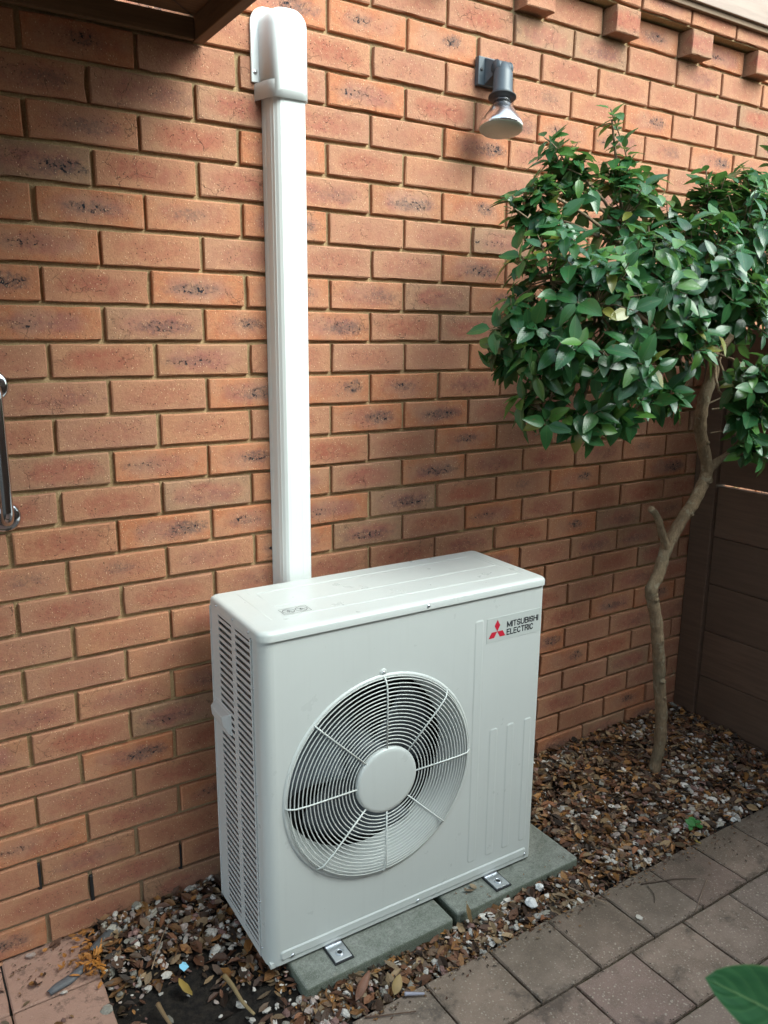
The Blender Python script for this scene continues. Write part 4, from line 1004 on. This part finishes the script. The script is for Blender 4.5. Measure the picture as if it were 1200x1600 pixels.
def leafobj(x, y, z, L, Wd, col, lab, rot, name='fallen_leaf', nseg=7, curl=.25, cat='leaf'):
    vs = []; fs = []
    for i in range(nseg + 1):
        t = i / nseg; wi = Wd / 2 * math.sin(math.pi * t) ** .7 if 0 < i < nseg else .0006
        for s_ in (-1, 0, 1): vs.append((s_ * wi, (t - .5) * L, curl * L * (t - .5) ** 2 * 1.5 + abs(s_) * wi * .3 * (1 + .3 * math.sin(i * 2))))
    fs = [(i * 3 + j, i * 3 + j + 1, i * 3 + j + 4, i * 3 + j + 3) for i in range(nseg) for j in (0, 1)]
    o = mk(name, vs, fs, plain(name + '_tissue', col, .6, bumpscale=150, bd=.0006, var=.35), None, True); s = o.modifiers.new('solid', 'SOLIDIFY'); s.thickness = .0008
    o.location = (x, y, z); o.rotation_euler = rot; tag(o, lab, cat); return o
leafobj(.845, -.505, -1.999, .052, .024, (.20, .13, .06), 'brown leaf standing upright at the gap between the two concrete slabs', (1.15, .2, .5))
leafobj(.905, -.435, -2.000, .030, .014, (.22, .15, .09), 'curled brown leaf on the right concrete slab beside the metal foot', (.1, .3, 1.2))
leafobj(.925, -.428, -1.999, .024, .012, (.33, .24, .15), 'pale tan leaf curl on the right concrete slab beside the metal foot', (.1, -.5, .3))
leafobj(.560, -.590, -2.015, .055, .024, (.33, .22, .09), 'yellow-brown leaf against the corner of the first paver', (.2, .2, -.8))
leafobj(.485, -.552, -2.012, .085, .022, (.20, .085, .05), 'long reddish brown leaf in front of the left concrete slab', (.15, .3, -.9))
leafobj(.128, -.318, -2.022, .055, .024, (.33, .22, .05), 'yellowish pointed leaf on the dark soil beside the blue scrap', (.3, .4, .4))
leafobj(1.66, -.622, -2.018, .022, .012, (.42, .30, .06), 'small yellow leaf at the paving edge below the green weed', (.4, .2, .8))
leafobj(.245, -.225, -2.006, .040, .020, (.36, .16, .05), 'orange-brown leaf on the pebbles beside the outdoor unit', (.2, .3, 2.2))
# weed sprig
wd = tag(empty('green_weed', (1.715, -.570, -2.02)), 'tiny green weed growing out of the litter beside the paving', 'weed')
M_WEED = plain('weed_leaf', (.035, .15, .035), .5)
for k, (dx, dy, dz, L) in enumerate(((-.010, .012, .018, .034), (.012, .020, .016, .030), (.002, -.014, .014, .034), (.020, .004, .012, .024), (-.022, .0, .010, .022))):
    vs = []; 
    for i in range(6):
        t = i / 5; wi = L * .36 * math.sin(math.pi * min(1, .08 + t * .92)) ** .7
        for s_ in (-1, 0, 1): vs.append((s_ * wi, (t - .5) * L, abs(s_) * .003 - .12 * L * t * t))
    o = mk('leaf', vs, [(i * 3 + j, i * 3 + j + 1, i * 3 + j + 4, i * 3 + j + 3) for i in range(5) for j in (0, 1)], M_WEED, wd, True); o.location = (dx, dy, dz); o.rotation_euler = (.3, .2 * k - .4, k * 1.3)
MB().tube([(0, 0, -.01), (.002, .002, .008), (0, .004, .016)], .0012, 5).build('stem', M_WEED, wd)
def twigobj(P, r, col, lab, name='twig', cat='twig', n=7):
    c0 = Vector(P[0]); Q = smoothpath([Vector(p) - c0 for p in P], 4); o = MB().tube(Q, [r * (1 - .5 * i / len(Q)) for i in range(len(Q))], n).build(name, plain(name + '_skin', col, .75, bumpscale=120, bd=.0006, var=.3)); o.location = c0; tag(o, lab, cat); return o
twigobj([(1.365, -.650, -2.026), (1.42, -.672, -2.0255), (1.47, -.690, -2.0265), (1.518, -.722, -2.025)], .0022, (.10, .065, .045), 'longest thin brown twig lying across the upper row of pavers')
twigobj([(1.540, -.742, -2.024), (1.46, -.778, -2.024), (1.403, -.806, -2.026)], .0018, (.26, .18, .13), 'pale straight twig on the pavers pointing at the long joint')
twigobj([(1.375, -.665, -2.0265), (1.36, -.70, -2.026), (1.335, -.722, -2.0265)], .0014, (.10, .07, .05), 'short bent twig on the paver below the longest twig')
twigobj([(1.165, -.560, -2.014), (1.185, -.60, -2.018), (1.215, -.655, -2.022)], .0026, (.30, .21, .14), 'tan twig reaching from the litter strip onto the dark paver')
twigobj([(.452, -.618, -2.024), (.50, -.642, -2.023), (.562, -.668, -2.024)], .0022, (.13, .07, .045), 'dark thin twig across the pink paver at the bottom edge')
twigobj([(.222, -.335, -2.020), (.226, -.38, -2.016), (.230, -.43, -2.022), (.240, -.475, -2.024)], .0062, (.27, .19, .09), 'thick yellowish stick lying on the black soil left of the unit', 'stick', 'stick', 9)
twigobj([(.060, -.330, -2.022), (.062, -.37, -2.020), (.070, -.420, -2.024)], .0058, (.25, .16, .08), 'thick brown stick at the bottom edge in the black soil', 'stick', 'stick', 9)
twigobj([(.075, -.235, -2.006), (.13, -.15, -1.996), (.19, -.075, -1.998)], .0014, (.33, .22, .14), 'long pale stalk lying over the pebbles near the wall', 'twig')
twigobj([(.565, -.616, -2.020), (.585, -.628, -2.020), (.606, -.640, -2.021)], .0048, (.40, .39, .47), 'short lilac-grey rod at the corner of the first paver', 'rod', 'rod', 10)
# grey curled bark strip with orange seed heads
def wedge(x0, y0, x1, y1, wd_, z, lab, col):
    a, b = Vector((x0, y0, z)), Vector((x1, y1, z + .004)); t = (b - a); L = t.length; t.normalize(); s = Vector((-t.y, t.x, 0)); vs = []
    for i in range(9):
        u = i / 8; w_ = wd_ * (.35 + .65 * math.sin(math.pi * min(1, .12 + u * .80)) ) / 2
        for k in (-1, -.5, 0, .5, 1): vs.append(a + t * L * u + s * w_ * k + Vector((0, 0, .007 * (1 - k * k) + .002 * math.sin(u * 9))) - a)
    fs = [(i * 5 + j, i * 5 + j + 1, (i + 1) * 5 + j + 1, (i + 1) * 5 + j) for i in range(8) for j in range(4)]
    o = mk('seed_pod', vs, fs, plain('seed_pod_skin', col, .6, bumpscale=90, bd=.001, var=.4), None, True); q = o.modifiers.new('s', 'SOLIDIFY'); q.thickness = .002; o.location = a; tag(o, lab, 'seed pod', 'grey seed pods by the wall'); return o
wedge(-.150, -.165, -.055, -.130, .028, -2.021, 'slate-grey dry seed pod lying on the pink paving in the lower left corner', (.10, .10, .11))
wedge(-.035, -.100, .040, -.040, .030, -2.008, 'slate-grey dry seed pod on the litter edge between the orange seed cluster and the wall', (.085, .09, .095))
sc_ = tag(empty('seed_cluster', (-.035, -.125, -2.015)), 'bright orange-brown dry seed cluster between the two grey pods', 'seed cluster')
M_OR = plain('orange_husk', (.50, .20, .035), .6, var=.5)
for k in range(34):
    a = -.55 + R.uniform(-.5, .5) + (2.6 if k % 3 == 0 else 0); rr_ = R.uniform(.004, .055); vs = []
    L = R.uniform(.014, .024)
    for i in range(4):
        t = i / 3; wi = .0032 * math.sin(math.pi * (.1 + .8 * t))
        for s_ in (-1, 0, 1): vs.append((s_ * wi, t * L, .003 * (1 - abs(s_))))
    o = mk('husk', vs, [(i * 3 + j, i * 3 + j + 1, i * 3 + j + 4, i * 3 + j + 3) for i in range(3) for j in (0, 1)], M_OR, sc_, True)
    o.location = (rr_ * math.cos(a - 1.3) * .75, rr_ * math.sin(a - 1.3), .004 + R.uniform(0, .012)); o.rotation_euler = (R.uniform(-.1, .6), R.uniform(-.5, .5), a - 2.6 + R.uniform(-.5, .5))
def scrap(x, y, z, pts, col, lab, rot):
    vs = [(a, b, .002 * math.sin(i * 2.)) for i, (a, b) in enumerate(pts)] + [(a, b, .0008 + .002 * math.sin(i * 2.)) for i, (a, b) in enumerate(pts)]; m = len(pts)
    o = mk('paper_scrap', vs, [tuple(range(m))[::-1], tuple(range(m, 2 * m))] + [(i, (i + 1) % m, m + (i + 1) % m, m + i) for i in range(m)], plain('scrap_surface', col, .4)); o.location = (x, y, z); o.rotation_euler = rot; tag(o, lab, 'scrap'); return o
scrap(.146, -.262, -2.012, [(-.009, -.010), (.006, -.012), (.010, .004), (.006, .011), (.001, .008), (-.004, .012), (-.009, .006)], (.25, .58, .78), 'small light blue scrap among the pebbles at the edge of the black soil', (.25, -.2, .4))
scrap(.014, -.145, -2.010, [(-.006, -.016), (.003, -.010), (.005, .004), (.0, .014), (-.005, .002)], (.70, .68, .82), 'pale lilac torn scrap beside the orange seed cluster', (.3, -.4, -.3))

# ---------------------------------------------------------------- out-of-focus leaf close to the camera
def at_(u, v, d):
    return CP + (RX * ((u - 600) / 1243.09) + RY * ((v - 800) / 1243.09) + RZ) * d
sp = tag(empty('foreground_shrub', at_(1330, 1900, .62)), 'large glossy green leaf of a nearby shrub poking into the bottom right corner', 'shrub')
FO = Vector(sp.location)
def fg_mat():
    a = NT('bright_leaf', .30, spec=.5); uv = a.n('UVMap', uv_map='local').outputs[0]; s_ = a.n('SeparateXYZ'); a.l(uv, s_.inputs[0]); ax = a.math('ABSOLUTE', s_.outputs[0])
    vn = a.math('FRACT', a.math('MULTIPLY', a.math('SUBTRACT', s_.outputs[1], a.math('MULTIPLY', ax, .30)), 7.)); c = a.mix(a.ramp(a.noise(uv, 3, 3), .35, .65), (.050, .165, .060), (.035, .125, .048))
    c = a.mix(a.ramp(vn, .0, .22, .35, 0.), c, (.12, .28, .10)); c = a.mix(a.ramp(ax, .0, .06, .7, 0.), c, (.22, .36, .14)); c = a.mix(a.ramp(ax, .93, .99, 0., .5), c, (.25, .36, .14)); a.col(c); a.bump(a.ramp(vn, 0., .5), .002, .4)
    return a.m
M_FG = fg_mat()
def bigleaf(tip, base, up, wd_, name='leaf'):
    tip, base = Vector(tip), Vector(base); t = (tip - base); L = t.length; t.normalize(); up = (up - t * up.dot(t)).normalized(); s = t.cross(up); vs = []; n1, n2 = 16, 8
    for i in range(n1 + 1):
        u = i / n1; wi = wd_ * math.sin(math.pi * min(1., u ** .75 if u < 1 else 1)) ** .65 if 0 < i < n1 else .0002
        for j in range(-n2 // 2, n2 // 2 + 1):
            k = j / (n2 / 2); vs.append(base + t * L * u + s * wi * k + up * (abs(k) * wi * .22 - .10 * L * (u - .4) ** 2) - FO)
    fs = [(i * (n2 + 1) + j, i * (n2 + 1) + j + 1, (i + 1) * (n2 + 1) + j + 1, (i + 1) * (n2 + 1) + j) for i in range(n1) for j in range(n2)]
    o = mk(name, vs, fs, M_FG, sp, True); ul = o.data.uv_layers.new(name='local'); k = 0
    for p in o.data.polygons:
        for li in p.loop_indices:
            vi = o.data.loops[li].vertex_index; ul.data[li].uv = ((vi % (n2 + 1) - n2 / 2) / (n2 / 2), (vi // (n2 + 1)) / n1)
    at = o.data.attributes.new('rnd', 'FLOAT', 'FACE'); at.data.foreach_set('value', [.62] * len(o.data.polygons)); return o
upv = (-RZ * .75 - RY * .6)
bigleaf(at_(1108, 1528, .60), at_(1292, 1625, .62), upv, .030)
stm = [at_(1292, 1625, .62), at_(1320, 1700, .63), at_(1340, 1900, .66)]; e_ = stm[-1]; stm += [Vector((e_.x + .02, e_.y - .03, -1.4)), Vector((e_.x + .01, e_.y - .05, -2.04))]
MB().tube([p - FO for p in smoothpath(stm, 4)], .0025, 7).build('stem', M_BARK, sp)
bigleaf(at_(1480, 1760, .66), at_(1325, 1720, .63), upv, .028); bigleaf(at_(1250, 1880, .62), at_(1335, 1800, .64), upv, .028)
